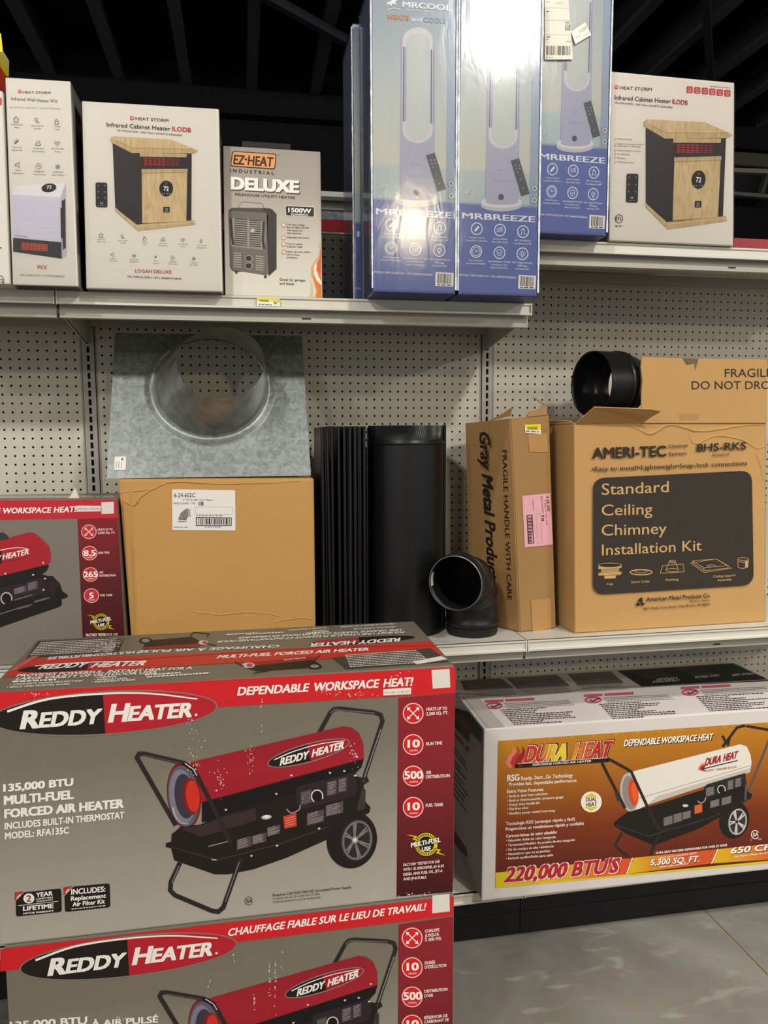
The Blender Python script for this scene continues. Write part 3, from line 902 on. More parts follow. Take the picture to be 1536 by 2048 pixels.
p.rrect([(718, 720), (1019, 735), (1019, 844), (722, 830)], 16, '#d8d4c8', 2); p.rrect([(724, 727), (1013, 741), (1013, 838), (728, 823)], 13, '#2a2624', 3)
p.text('1500W', 750, 790, 984, 802, 46, '#f1efe9', .03); p.text('POWERFUL', 781, 823, 956, 829, 19, '#f1efe9', .02)
for (x, y), ls in zip(((703, 920), (703, 1052), (703, 1117), (706, 1198)), (('Two heat settings', '(low & high) with fan', 'only option for', 'year-round use'), ('Adjustable thermostat',), ('Power & caution', 'indicator light'), ('Safety tip-over switch', 'and overheat', 'protection'))):
    p.ring(x, y, 24, 26, 6, '#d08a5c'); p.ell(x, y, 16, 17, '#e6d9c8', 2); p.line([(x-5, y-6), (x+5, y+7)], 4, '#a86f49', 4)
    for i, l in enumerate(ls):
        p.text(l, 735, y+i*29+4, 735+len(l)*10.8, y+i*29+10, 19, '#544b45', .006)
p.text('Great for garages', 661, 1491, 926, 1501, 27, '#3b3430', .004); p.text('and sheds', 661, 1531, 808, 1537, 27, '#3b3430', .004)
p.part('flame_picture')
p.poly([(1055, 1080), (1085, 1150), (1090, 1668), (1020, 1668), (1040, 1600), (1010, 1500), (985, 1440), (985, 1350), (1020, 1290), (1060, 1240), (1075, 1160)], '#cfa56c', 1)
p.poly([(1085, 1170), (1090, 1668), (1030, 1668), (1045, 1590), (1010, 1480), (1000, 1400), (1040, 1330), (1075, 1250)], '#e0782c', 2)
p.poly([(1020, 1330), (1050, 1290), (1035, 1380), (1060, 1450), (1088, 1500), (1088, 1540), (1040, 1490), (1010, 1420)], '#efe6d8', 3)
p.poly([(1082, 1160), (1085, 1430), (1045, 1390), (1040, 1320), (1070, 1260)], '#d9603c', 3)
p.poly([(975, 1480), (1000, 1560), (1005, 1668), (960, 1668), (985, 1600)], '#cdbb8e', 2)
p.part('heater_picture')
p.line([(240, 745), (268, 690), (290, 684), (470, 698), (488, 712), (510, 775)], 9, '#8e867e', 2)
p.rrect([(136, 745), (600, 750), (632, 1400), (160, 1400)], 60, '#4a4541', 2)
p.poly([(500, 752), (585, 762), (630, 812), (630, 1372), (548, 1446), (530, 800)], '#37322f', 3)
p.rrect([(140, 775), (540, 800), (548, 1440), (155, 1378)], 40, '#6b645d', 3)
p.rrect([(150, 850), (515, 885), (515, 1180), (160, 1140)], 20, '#8f887f', 4)
for i in range(13):
    y = 860+i*22
    p.line([(200, y), (330, y+10)], 9, '#2e2926', 5); p.line([(352, y+12), (470, y+21)], 9, '#2e2926', 5)
p.line([(160, 850), (175, 1050), (190, 1125)], 26, '#38332f', 5); p.line([(500, 885), (490, 1080), (505, 1170)], 26, '#38332f', 5)
for i in range(7):
    y = 1208+i*23
    p.line([(192, y), (270, y+6)], 8, '#aca59b', 5); p.line([(418, y+32), (498, y+39)], 8, '#aca59b', 5)
    p.ell(277, y+10, 5, 5, '#2c2825', 5, n=8)
for y in (1265, 1340):
    p.ell(346, y, 38, 34, '#a59e95', 5); p.ell(344, y, 31, 28, '#2c2826', 6)
p.ell(346, 1218, 6, 6, '#a8382c', 5, n=10)
p.poly([(205, 1390), (230, 1393), (228, 1420), (210, 1420)], '#221f1d', 3); p.poly([(502, 1440), (528, 1438), (526, 1466), (506, 1466)], '#221f1d', 3)
p.ell(385, 980, 24, 20, '#b7b0a6', 6)
p.done(t)

# ---- boxes at the very left edge of the frame
f = front(-.4, -.45, -.015, ZU)
q = quad_px(f, [(-300, 560), (20, 571), (5, 181), (-320, 165)], ZU+.0008)
t = thing('heater_box', 'white heater box cut off by the left edge of the photo', 'box', q[0], 'heater boxes on the upper shelf')
hexa(q, (0, .28, 0), CARTON, .004, 'carton', t)
p = Pr(f).view(0, 40, 3.65)
p.part('logo').rrect([(-60, 567), (13, 567), (13, 622), (-60, 620)], 10, '#b3403a', 2)
p.part('approval_mark').ring(8, 1905, 23, 40, 5, '#4a4643'); p.text('TL', 2, 1918, 26, 1918, 30, '#4a4643', .02)
p.line([(-40, 1650), (12, 1665)], 8, '#4a4643', 3)
p.done(t)
zt = q[3].z+.004
f2 = front(-.4, -.45, -.015, zt)
q2 = quad_px(f2, [(-300, 165), (-17, 178), (-15, 66), (-300, 40)])
for k in (0, 1):
    q2[k].z = zt
q2[3].z = q2[2].z
t = thing('small_carton', 'yellow and red carton stacked on the white box at the left edge', 'box', q2[0])
hh = q2[2].z-zt
hexa(q2, (0, .13, 0), GR('Z', 0, hh, [(0, '#8c5a55'), (.3, '#c8432a'), (.62, '#d1452a'), (.64, '#e8d21f'), (.9, '#ecdf6a'), (1, '#efe9b0')]), .004, 'carton', t)
p = Pr(f2, .0008).view(0, 40, 3.65)
p.part('yellow_band').poly([(-200, 90), (8, 100), (22, 235), (-200, 220)], '#e8d21f', 1)
p.done(t)

# ---- tower fan boxes: one art, four boxes
MW, MD = .2105, .20
MZ = ZU+.0008
f = front(.7655, -.485, 0, MZ)
q = [f.P(0, 0), f.P(MW, 0), f.P(MW, .738), f.P(0, .738)]
MH = .738
fan = thing('fan_box', 'left front tower fan box, yellow glare across its blue lower panel', 'box', q[0], 'tower fan boxes')
bgm = GR('Z', 0, MH, [(0, '#5765a2'), (.30, '#5b6aa8'), (.31, '#a8b6bb'), (.41, '#aebbbd'), (.42, '#c2c0b6'), (.62, '#b4bbb9'), (.86, '#9ba7b0'), (1, '#8f9aae')])
hexa(q, (0, MD, 0), bgm, .003, 'carton', fan)
p = Pr(f).view(680, 0, 3.657)
Y = 1097
WL = '#e4e6ea'
p.part('sky_panel').poly([(790, 60), (868, 60), (858, Y+390), (775, Y+380)], M('#8f9db4', .4), 0)
p.part('fan_picture')
BODY = '#a7a8bd'
pts = [(445, 300)]+[(568-123*math.cos(math.radians(a)), 300-100*math.sin(math.radians(a))) for a in range(0, 181, 12)]+[(695, 320), (693, 1440), (438, 1430)]
p.poly(pts, BODY, 1)
def stadium(x0, x1, yt, yb, ry, col, L):
    c = (x0+x1)/2; r = (x1-x0)/2
    p.poly([(c-r*math.cos(math.radians(a)), yt-ry*math.sin(math.radians(a))) for a in range(0, 181, 12)]+[(c+r*math.cos(math.radians(a)), yb+ry*math.sin(math.radians(a))) for a in range(0, 181, 12)], col, L)
stadium(458, 678, 300, 950, 98, '#c9c7cc', 2)
stadium(482, 655, 320, 950, 75, '#bfbec6', 3)
stadium(500, 640, 330, 960, 60, '#bcc2c0', 4)
for x, a, b_ in ((467, 345, 890), (668, 365, 905)):
    p.line([(x, a), (x-2, b_)], 9, '#5a5d6f', 5); p.line([(x+14, a), (x+12, b_)], 6, '#8d8ea8', 5)
for i in range(9):
    y = Y+185+i*9
    p.line([(500, y), (625, y+3)], 2, '#8f90aa', 3)
p.bars(535, Y+112, 590, Y+114, 5, '#8f90aa', 3)
p.ell(562, Y+372, 158, 46, '#bcbac0', 3); p.ell(562, Y+350, 156, 42, '#d2d0d2', 4); p.poly([(440, Y+200), (692, Y+205), (690, Y+350), (442, Y+345)], BODY, 5)
p.ell(566, Y+348, 124, 22, BODY, 5.4)
p.ell(557, Y+312, 22, 23, '#474a55', 6, n=20)
p.part('remote_picture').poly([(628, Y+40), (692, Y+20), (775, Y+285), (712, Y+305)], '#4c4f57', 6)
for (x, y) in ((665, 75), (690, 75), (672, 100), (697, 98), (680, 125), (705, 180), (725, 245)):
    p.ell(x, Y+y, 4, 4, '#c7c9cc', 7, n=8)
p.part('lower_panel').poly([(243, Y+362), (420, Y+378), (700, Y+388), (857, Y+400), (838, Y+1040), (240, Y+1022)], '#5a69a8', 2)
p.part('lettering').text('MRBREEZE', 262, Y+470, 820, Y+500, 46, WL, .02)
p.text('MODEL: MRF1016PLOW  UPC-00840255588645', 250, Y+900, 678, Y+921, 16, WL, .012)
p.text('MRCOOL', 455, 52, 815, 80, 42, WL, .03); p.bars(485, 75, 690, 92, 5, WL)
p.text('HEATS', 350, 140, 503, 150, 36, '#cf8a55', .03); p.text('and', 518, 155, 597, 161, 34, WL, .02); p.text('COOLS', 612, 163, 772, 173, 36, '#7f8fae', 0)
p.part('emblem').poly([(328, 0), (345, 20), (365, 12), (395, -10), (425, -5), (405, 15), (412, 45), (398, 30), (380, 32), (372, 48), (362, 30), (340, 45), (345, 28)], WL, 4)
p.curve([(350, 72), (395, 62), (443, 72)], 6, WL, 4)
p.part('feature_icons')
caps = [('Remote Control', 'Contrôler à distance'), ('Gentle Airflow', "Flux d'air doux"), ('80° Oscillation', 'Oscillation à 80°'), ('Timer Function', 'Fonction minuterie'), ('Safe Bladeless Design', 'Conception sans', 'lame sécuritaire'), ('LED Digital Display', 'Affichage', 'numérique LED')]
for i, ((x, y), c) in enumerate(zip(((375, 548), (552, 558), (728, 570), (372, 718), (550, 727), (725, 735)), caps)):
    y += Y
    p.ring(x, y, 45, 47, 7, WL, 4)
    if i == 0:
        p.poly([(x-20, y+12), (x+10, y-22), (x+22, y-12), (x-8, y+22)], WL, 4)
    elif i == 1:
        for d in (-12, 0, 12):
            p.curve([(x-24, y+d), (x, y+d-3), (x+14, y+d-9), (x+20, y+d)], 4, WL, 4)
    elif i == 2:
        p.ring(x, y-4, 13, 20, 6, WL, 4, a0=180, a1=360); p.line([(x-10, y), (x-10, y+24)], 5, WL, 4); p.line([(x+10, y), (x+10, y+24)], 5, WL, 4); p.line([(x-30, y+14), (x-20, y+20)], 4, WL, 4); p.line([(x+30, y+14), (x+20, y+20)], 4, WL, 4)
    elif i == 3:
        p.ring(x, y, 32, 33, 4, WL, 4); p.line([(x-10, y-18), (x, y+4), (x+18, y-8)], 5, WL, 4)
    elif i == 4:
        p.line([(x, y-24), (x+20, y-16), (x+16, y+12), (x, y+24), (x-16, y+12), (x-20, y-16)], 4, WL, 4, closed=True); p.line([(x-8, y), (x-1, y+8), (x+10, y-8)], 4, WL, 4)
    else:
        p.ring(x, y-2, 14, 15, 5, WL, 4)
        for a in range(0, 360, 45):
            p.line([(x+20*math.cos(math.radians(a)), y-2+20*math.sin(math.radians(a))), (x+28*math.cos(math.radians(a)), y-2+28*math.sin(math.radians(a)))], 3, WL, 4)
        p.line([(x-5, y+14), (x-5, y+28)], 4, WL, 4); p.line([(x+5, y+14), (x+5, y+28)], 4, WL, 4)
    for k, l in enumerate(c):
        r = 4.1*len(l)
        yy = y+72+k*23
        p.text(l, x-r, yy-2, x+r, yy+3, 13, WL, .012)
p.part('approval_mark').ring(318, Y+285, 28, 30, 4, '#d8dad6', 3); p.text('ETL', 300, Y+293, 337, Y+294, 20, '#d8dad6', .02)
for y in (248, 335):
    p.ell(813, Y+y, 25, 28, '#b9bfc6', 3); p.ring(813, Y+y, 25, 28, 4, '#5f6474', 4); p.text('1', 808, Y+y+8, 818, Y+y+8, 18, '#3c4050', .03)
p.part('barcode').poly([(698, Y+893), (830, Y+900), (827, Y+1000), (695, Y+995)], WHT, 4)
p.barcode([(714, Y+903), (818, Y+909), (816, Y+980), (711, Y+976)])
p.bars(712, Y+990, 815, Y+994, 8, INK, 5)
p.done(fan)
# side print and wrap
fs = Face(q[0], (0, -1, 0), (0, 0, 1))
mb = MB()
for (a, b_, z0, z1, c) in ((.012, .188, .0, .21, '#7883b0'), (.012, .188, .215, .72, '#a9b2c8'), (.02, .05, .05, .42, '#c9cfda'), (.14, .17, .28, .66, '#a3acc4')):
    mb.add([(q[0].x-.0006-(.0003 if c in ('#c9cfda', '#a3acc4') else 0), q[0].y+y, q[0].z+z) for y, z in ((a, z0), (b_, z0), (b_, z1), (a, z1))], [(0, 1, 2, 3)], c)
mb.build('side_print', fan)
hexa([v+Vector((dx*.003, -.004, dz)) for v, dx, dz in zip(q, (-1, 1, 1, -1), (0, 0, .004, .004))], (0, MD+.007, 0), FILMF, .006, 'shrink_wrap', fan)
# gathered wrap folds along the edges
mb = MB()
for xe, sgn in ((q[0].x-.002, -1), (q[1].x+.001, 1)):
    rows = []
    for k in range(40):
        z = q[0].z+.01+k*(MH-.02)/39
        r = .0022+.0016*random.random()
        rows.append([(xe+sgn*r*math.cos(a)*.8, q[0].y-.004-r*math.sin(a)*.7, z) for a in (0, 1.0, 2.1, 3.14)])
    mb.sheet(rows, M('#d6dae0', .15, spec=.8, bump=.4, bscale=60))
mb.build('wrap_seam', fan, smooth=True)
def copy_tree(o, parent=None, loc=None):
    c = o.copy(); COL.objects.link(c); c.parent = parent
    if loc is not None:
        c.location = loc
    for ch in [x for x in bpy.data.objects if x.parent == o]:
        copy_tree(ch, c)
    return c
fb = copy_tree(fan, None, (.9849, -.4845, MZ)); fb['label'] = 'right front tower fan box with white light glare on its upper half'
fcx = copy_tree(fan, None, (1.2045, -.442, ZR+.0008)); fcx.scale = (.942, 1, 1); fcx['label'] = 'tower fan box with white shipping label, beside the right cabinet heater box'
fd = copy_tree(fan, None, (.752, -.262, MZ)); fd['label'] = 'tower fan box hidden behind the left front tower fan box'
# stickers on the labelled box
f = front(1.2035, -.442, 0, ZR)
p = Pr(f, .0065).view(1080, 0, 10.97)
p.part('shipping_label').rrect([(90, -220), (640, 0), (745, 1335), (90, 1335)], 10, M('#d9d3c4', .4), 1)
for y in (205, 475, 790):
    p.line([(110, y), (690, y+10)], 7, '#9c9587', 2)
p.bars(125, 85, 215, 85, 14, '#6d675d', 3); p.bars(350, 90, 520, 95, 10, '#a39c90', 3); p.bars(350, 120, 520, 125, 10, '#a39c90', 3); p.bars(125, 295, 210, 297, 20, '#5f594f', 3)
p.text('FedEx', 560, 545, 672, 545, 40, '#5b564e', .01)
p.line([(575, 585), (670, 585), (670, 690), (575, 690)], 16, '#2e2a26', 3, closed=True); p.text('H', 600, 662, 642, 662, 50, '#2e2a26', .04)
p.bars(125, 850, 220, 852, 22, '#4f4941', 3); p.bars(125, 900, 180, 902, 18, '#4f4941', 3); p.text('815038', 585, 955, 690, 957, 22, '#6f695f')
p.barcode([(125, 1035), (690, 1040), (685, 1240), (125, 1235)], '#4a453e', n=34); p.bars(120, 1300, 300, 1302, 16, '#6f695f', 3)
p.part('routing_sticker').poly([(700, 730), (1030, 525), (1165, 800), (800, 1005)], M('#e2dfd6', .4), 3)
p.text('1112.3077', 895, 765, 1085, 665, 75, '#5f5a52', .0, L=5, up=(-38, -62))
p.line([(800, 865), (910, 805)], 10, '#8f897d', 5); p.line([(1000, 820), (1110, 760)], 10, '#8f897d', 5)
p.done(fcx)

# ================================================================== MIDDLE SHELF
ZS = ZM+.0008
# ---- plain carton of elbows
f = front(.118, -.33, 0, ZM)
q = quad_px(f, [(262, 1285), (632, 1285), (628, 956), (236, 958)], ZS)
BT = q[3].z
t = thing('elbow_carton', 'plain brown carton with white 6-24-602C label under the galvanized flashing', 'box', q[0])
KB = M('#bd9154', .7, spec=.25, bump=.12, bscale=30, var=.07, vscale=5)
hexa(q, (0, .29, 0), KB, .008, 'carton', t)
# raised flap edges and folds of the soft board
mb = MB()
def fold(mb, face, pts, w, lift, mat, base=.0004):
    """raised crease: ridge along a px polyline on a face"""
    rows = []
    P = [pts[0]]+list(pts)+[pts[-1]]; fine = []
    for i in range(1, len(P)-2):
        for k in range(5):
            u = k/5
            fine.append(tuple(.5*(2*P[i][j]+(P[i+1][j]-P[i-1][j])*u+(2*P[i-1][j]-5*P[i][j]+4*P[i+1][j]-P[i+2][j])*u*u+(3*P[i][j]-P[i-1][j]-3*P[i+1][j]+P[i+2][j])*u**3)+random.uniform(-.8, .8) for j in (0, 1)))
    pts = fine+[pts[-1]]
    n = len(pts)
    for i, (x, y) in enumerate(pts):
        a = pts[max(i-1, 0)]; b_ = pts[min(i+1, n-1)]
        d = math.hypot(b_[0]-a[0], b_[1]-a[1]) or 1
        nx, ny = -(b_[1]-a[1])/d*w, (b_[0]-a[0])/d*w
        c = .35+.65*math.sin(math.pi*i/(n-1)); c *= random.uniform(.6, 1)
        rows.append([tuple(face.P(*face.uv(x-nx, y-ny), base-.001)), tuple(face.P(*face.uv(x, y), base+lift*c)), tuple(face.P(*face.uv(x+nx, y+ny), base-.001))])
    mb.sheet(rows, mat)
fold(mb, f, [(262, 975), (266, 1100), (270, 1200), (273, 1270)], 5, .004, KB)
fold(mb, f, [(240, 985), (300, 978), (345, 964), (400, 966), (470, 968), (600, 962)], 3, .003, KB)
fold(mb, f, [(246, 1000), (268, 1010), (285, 990), (320, 972)], 4, .004, KB)
fold(mb, f, [(385, 1222), (440, 1230), (500, 1224), (560, 1232)], 2.5, .002, KB)
fold(mb, f, [(545, 1245), (600, 1236), (625, 1238)], 2.5, .002, KB)
mb.build('creases', t)
p = Pr(f, .0015).view(0, 940, 2.4)
p.part('label').rrect([(826, 92), (1129, 97), (1131, 291), (827, 289)], 8, M('#e3e0da', .5), 1)
p.part('label_print').text('6-24-602C', 836, 131, 937, 130, 21, INK, .005); p.text('6" 24 Ga. Blk. Corr. Elbow', 879, 146, 1022, 147, 8, INK, .004)
p.text('BOX COUNT:', 836, 164, 909, 164, 9, INK, .008); p.text('12', 921, 163, 937, 163, 9, INK, .01)
p.barcode([(952, 152), (982, 152), (982, 171), (952, 171)], '#4d4844', 3, 8)
p.line([(938, 176), (1116, 178), (1116, 212), (938, 211)], 1.6, '#a59f99', 3, closed=True)
p.bars(942, 221, 1070, 221, 5, '#8c867f', 3); p.line([(942, 228), (1110, 230), (1110, 266), (942, 266)], 4, '#2a2725', 3, closed=True)
p.barcode([(950, 232), (1103, 233), (1103, 262), (950, 262)], '#24211f', 3, 34); p.bars(985, 275, 1065, 275, 4, '#6f6963', 3)
p.text('MADE IN USA', 836, 277, 903, 277, 6, INK, .006)
p.poly([(857, 228), (868, 205), (893, 185), (912, 186), (916, 224), (900, 226), (893, 250), (857, 250)], '#8a857d', 3)
for (a, b_) in (((870, 206), (890, 236)), ((882, 194), (896, 230)), ((896, 187), (904, 226)), ((858, 232), (892, 236))):
    p.line([a, b_], 2, '#3f3b37', 4)
for k in range(5):
    p.line([(903+k*2.6, 187), (904+k*2.6, 225)], 1, '#d8d4cc', 5)
p.line([(858, 242), (892, 243)], 4, '#efece6', 5)
p.done(t)

# ---- galvanized roof flashing leaning on the carton against the wall
G1 = galv_mat('galvanized_sheet', '#8e9491', .42, 110); G2 = galv_mat('galvanized_cone', '#a9a8a2', .3, 40)
FB = Face((0, -.318, BT), (1, 0, 0), (0, 0, 1)); FT = Face((0, -.125, 0), (1, 0, 0), (0, 0, 1))
bl, br = FB.hit(213, 952), FB.hit(622, 948)
bl.z = br.z = BT+.0012
tl, tr = FT.hit(229, 640), FT.hit(603, 647)
zz = min(tl.z, tr.z, 1.772); tl.z = tr.z = zz
t = thing('roof_flashing', 'galvanized steel roof flashing with a round cone, leaning on the brown carton', 'flashing', bl)
fp = Face(bl, br-bl, (tl+tr)/2-(bl+br)/2)
nC = 72
B = fp.hit(421.5, 776); Bu, Bv = (B-fp.O).dot(fp.U), (B-fp.O).dot(fp.V)
RB = .156
outline = [fp.uv(0, 0)]*0
cor = [((q_-fp.O).dot(fp.U), (q_-fp.O).dot(fp.V)) for q_ in (bl, br, tr, tl)]
def edge_hit(a):
    dx, dy = math.cos(a), math.sin(a); best = None
    for i in range(4):
        (x1, y1), (x2, y2) = cor[i], cor[(i+1) % 4]
        ex, ey = x2-x1, y2-y1; den = dx*ey-dy*ex
        if abs(den) < 1e-9: continue
        s_ = ((x1-Bu)*ey-(y1-Bv)*ex)/den; k = ((x1-Bu)*dy-(y1-Bv)*dx)/den
        if s_ > 0 and -1e-6 <= k <= 1+1e-6 and (best is None or s_ < best):
            best = s_
    return best
angs = sorted([2*math.pi*i/nC for i in range(nC)]+[math.atan2(y-Bv, x-Bu) % (2*math.pi) for x, y in cor])
inner = [fp.P(Bu+RB*math.cos(a), Bv+RB*math.sin(a)) for a in angs]
outer = []
for a in angs:
    s_ = edge_hit(a); outer.append(fp.P(Bu+s_*math.cos(a), Bv+s_*math.sin(a)))
mb = MB()
nb = fp.N*-.0008
mb.sheet([[tuple(v) for v in inner], [tuple(v) for v in outer], [tuple(v+nb) for v in outer], [tuple(v+nb) for v in inner]], G1, closed=True)
mb.build('base_sheet', t)
# cone: rolled collar, then a frustum up to the tilted ring
RY = B.y-.13
R_ = Face((0, RY, 0), (1, 0, 0), (0, 0, 1)).hit(442, 724)
rn = Vector((-.06, -.86, .50)).normalized(); rx = Vector((1, 0, -.06)); rx = (rx-rn*rx.dot(rn)).normalized(); rv = rn.cross(rx)
if rv.z < 0: rv = -rv
RR = .1125
rows = []
def ring_at(k, n=64):
    out = []
    for i in range(n):
        a = 2*math.pi*i/n
        P0 = fp.P(Bu+RB*math.cos(a), Bv+RB*math.sin(a), .003)
        P1 = R_+rx*RR*math.cos(a)+rv*RR*math.sin(a)
        out.append(tuple(P0+(P1-P0)*k))
    return out
def collar(r, lift, n=64):
    return [tuple(fp.P(Bu+r*math.cos(2*math.pi*i/n), Bv+r*math.sin(2*math.pi*i/n), lift)) for i in range(n)]
mb = MB(); mb.sheet([collar(RB+.022, .0006), collar(RB+.016, .003), collar(RB+.008, .0095), collar(RB+.001, .0115), collar(RB-.003, .008)], G1, closed=True)
mb.build('rolled_collar', t, smooth=True)
mb = MB(); mb.sheet([ring_at(k/10) for k in range(11)], G2, closed=True)
mb.build('cone', t, smooth=True)
p = Pr(fp, .001).view(0, 560, 2.4)
p.part('sticker').rrect([(551, 848), (606, 848), (603, 913), (548, 913)], 6, '#e4e1da', 1)
p.bars(560, 900, 562, 860, 3, INK, 2); p.poly([(583, 856), (592, 856), (592, 866), (583, 866)], '#5a554f', 3)
for x in (560, 572, 584):
    p.line([(x, 872), (x-2, 905)], 2.5, '#7d776f', 3)
p.done(t)

# ---- small red heater box at the left edge of the middle shelf
f = front(.117, -.355, 0, ZM)
q = quad_px(f, [(-420, 1330), (254, 1320), (233, 999), (-460, 1006)], ZS)
q[3].z = q[2].z; q[0].x = q[3].x = -.46
REDG = M('#7a746a', .42, spec=.4, bump=.02, bscale=60, var=.04)
t = thing('heater_box', 'smaller grey and red forced air heater box on the middle shelf at left', 'box', q[0], 'forced air heater boxes')
hexa(q, (0, .24, 0), REDG, .004, 'carton', t)
SB = t
p = Pr(f).view(0, 940, 5.69)
p.part('red_band').poly([(-900, 352), (1330, 337), (1342, 545), (-900, 580)], '#c02430', 1)
hb = q[2].z-q[0].z
p.part('maroon_panel').poly([(882, 556), (1342, 545), (1425, 1990), (945, 1990)], GR('Z', 0, hb, [(0, '#3f1113'), (.45, '#571a1d'), (1, '#8a2029')]), 2)
p.part('sale_sticker').poly([(872, 405), (1150, 408), (1146, 470), (870, 474)], M('#dcd7d1', .5), 3); p.text('P/O NO. 51421263', 885, 455, 1135, 452, 26, '#8b8580', .0)
p.poly([(1153, 368), (1295, 362), (1297, 495), (1157, 500)], M('#d9d4cd', .5), 3)
p.part('lettering').text('DEPENDABLE WORKSPACE', -560, 505, 578, 485, 66, WHT, .03, .15); p.text('HEAT!', 612, 484, 862, 476, 66, WHT, .03, .15)
for (x, y), n_, s_, ls in zip(((1012, 702), (1021, 945), (1031, 1188), (1041, 1428)), ('', '8.5', '265', '5'), ('', 'HOURS', 'CFM', 'GALLON'), (('HEATS UP TO', '2,000 SQ. FT.'), ('RUN TIME',), ('AIR', 'DISTRIBUTION'), ('FUEL TANK',))):
    p.part('spec_icons').ell(x, y, 82, 77, '#c22a33', 3); p.ring(x, y, 87, 82, 8, '#f0b9b0', 4)
    if n_:
        wd = 26*len(n_)-(8 if '.' in n_ else 0)
        p.text(n_, x-wd, y+32, x+wd, y+28, 66, WHT, .03); p.text(s_, x-34, y+56, x+34, y+55, 14, WHT, .02)
    else:
        for sx in (-1, 1):
            p.line([(x-38*sx, y-36), (x+38*sx, y+36)], 8, WHT, 5)
            for e in (-1, 1):
                p.poly([(x+48*sx*e, y+46*e), (x+20*sx*e, y+44*e), (x+46*sx*e, y+18*e)], WHT, 5)
    p.part('lettering')
    for i, l in enumerate(ls):
        yy = y-12+i*36 if len(ls) > 1 else y+8
        p.text(l, x+100, yy, x+100+len(l)*15.5, yy-3, 24, '#efd9d3', .025)
def multi_fuel(p, x, y, s, ym='#d9c21f'):
    """round yellow fuel emblem with two lightning bolts; s = ring radius"""
    p.part('fuel_emblem').ell(x, y, s, s*1.02, ym, 3); p.ell(x, y, s*.66, s*.68, '#1d1513', 4); p.ring(x, y, s*1.04, s*1.06, s*.07, '#1d1513', 4)
    p.poly([(x-s*1.75, y-s*.85), (x-s*.75, y-s*.7), (x-s*.95, y-s*.5), (x-s*.55, y-s*.35), (x-s*1.2, y-s*.42), (x-s*.98, y-s*.62)], ym, 5)
    p.poly([(x+s*1.65, y+s*.95), (x+s*.8, y+s*.75), (x+s*1.0, y+s*.55), (x+s*.55, y+s*.3), (x+s*1.25, y+s*.45), (x+s*1.05, y+s*.65)], ym, 5)
    for k in range(14):
        a = math.radians(200+k*10.5); b_ = math.radians(25+k*10.5)
        for g_ in (a, b_):
            p.line([(x+s*.74*math.cos(g_), y+s*.75*math.sin(g_)), (x+s*.92*math.cos(g_), y+s*.93*math.sin(g_))], s*.07, '#3a2c10', 6)
    p.text('MULTI-FUEL', x-s*1.32, y+s*.28, x+s*1.25, y-s*.2, s*.44, '#2a1c12', .07, L=7); p.text('MULTI-FUEL', x-s*1.3, y+s*.25, x+s*1.22, y-s*.23, s*.4, WHT, .04, L=9)
    p.text('USE', x-s*.38, y+s*.58, x+s*.4, y+s*.5, s*.36, WHT, .04, L=9)
multi_fuel(p, 1153, 1727, 95, '#c9ae25')
p.part('lettering').text('FACTORY TESTED', 978, 1893, 1212, 1886, 32, WHT, .03); p.text('FOR USE', 1222, 1885, 1340, 1880, 28, WHT, .0)
p.part('heater_picture')
p.poly([(-500, 900), (100, 770), (330, 708), (390, 715), (470, 775), (560, 870), (580, 960), (575, 1050), (540, 1075), (-500, 1330)], '#a81f2b', 3)
p.poly([(-500, 1330), (540, 1075), (560, 1090), (530, 1150), (480, 1185), (-500, 1440)], '#1a1615', 3)
p.poly([(-100, 720), (40, 710), (95, 750), (105, 790), (20, 800), (-100, 830)], '#3a3433', 4)
p.poly([(-500, 1380), (480, 1185), (545, 1205), (600, 1205), (680, 1290), (712, 1380), (772, 1420), (765, 1450), (700, 1470), (705, 1530), (680, 1555), (0, 1790), (-500, 1900)], '#191412', 4)
p.poly([(-500, 1480), (500, 1215), (520, 1400), (-500, 1680)], '#2a2021', 5)
p.poly([(490, 1300), (600, 1250), (690, 1300), (600, 1420)], '#2d1a15', 6)
for (a, b_, c, d) in ((160, 1310, 300, 1420), (315, 1255, 430, 1380), (185, 1520, 370, 1590), (385, 1440, 570, 1510)):
    p.poly([(a, b_+(c-a)*.27), (c, b_), (c, d-(c-a)*.27), (a, d)], '#57494c', 6)
    for k in range(5):
        yy = b_+(c-a)*.27+(d-b_-(c-a)*.27)*(k+.6)/6
        p.line([(a+8, yy), (a+(c-a)*.8, yy-(c-a)*.2)], 5, '#8c7f82', 7)
p.ring(75, 1460, 68, 72, 14, '#b8b2b4', 7, a0=110, a1=380); p.ell(78, 1462, 50, 54, '#17110f', 7)
for (x, y) in ((492, 1055), (62, 1178), (378, 1192), (515, 1235), (497, 1362)):
    p.ell(x, y, 14, 9, '#d8c8bf', 8, n=12)
for (a, b_, c, d) in ((165, 1480, 370, 1418), (0, 1640, 180, 1580)):
    p.line([(a, b_), (c, d)], 6, '#948b8c', 8)
p.part('barrel_logo').ell(120, 960, 275, 75, '#7f1620', 5, -9); p.ell(120, 960, 268, 68, '#b0202c', 6, -9)
p.poly([(-140, 1000), (20, 905), (20, 1062), (-60, 1070), (-130, 1045)], '#1d1513', 7)
p.curve([(-130, 960), (50, 902), (200, 884), (320, 892)], 11, WHT, 8, 5); p.text('HEATER', 30, 1020, 330, 955, 64, WHT, .03, .15, L=9); p.text('REDDY', -220, 1075, 10, 1030, 64, WHT, .03, .15, L=9)
p.done(t)
ft = Face((0, 0, q[2].z), (1, 0, 0), (0, 1, 0))
p = Pr(ft, .0006).view(0, 940, 5.69)
p.part('packing_tape').poly([(-600, 300), (1300, 292), (1310, 318), (-600, 330)], M('#a9998b', .2, spec=.6), 1)
p.part('top_print').bars(-300, 300, 600, 298, 6, '#cfc6bd', 2)
p.done(t)
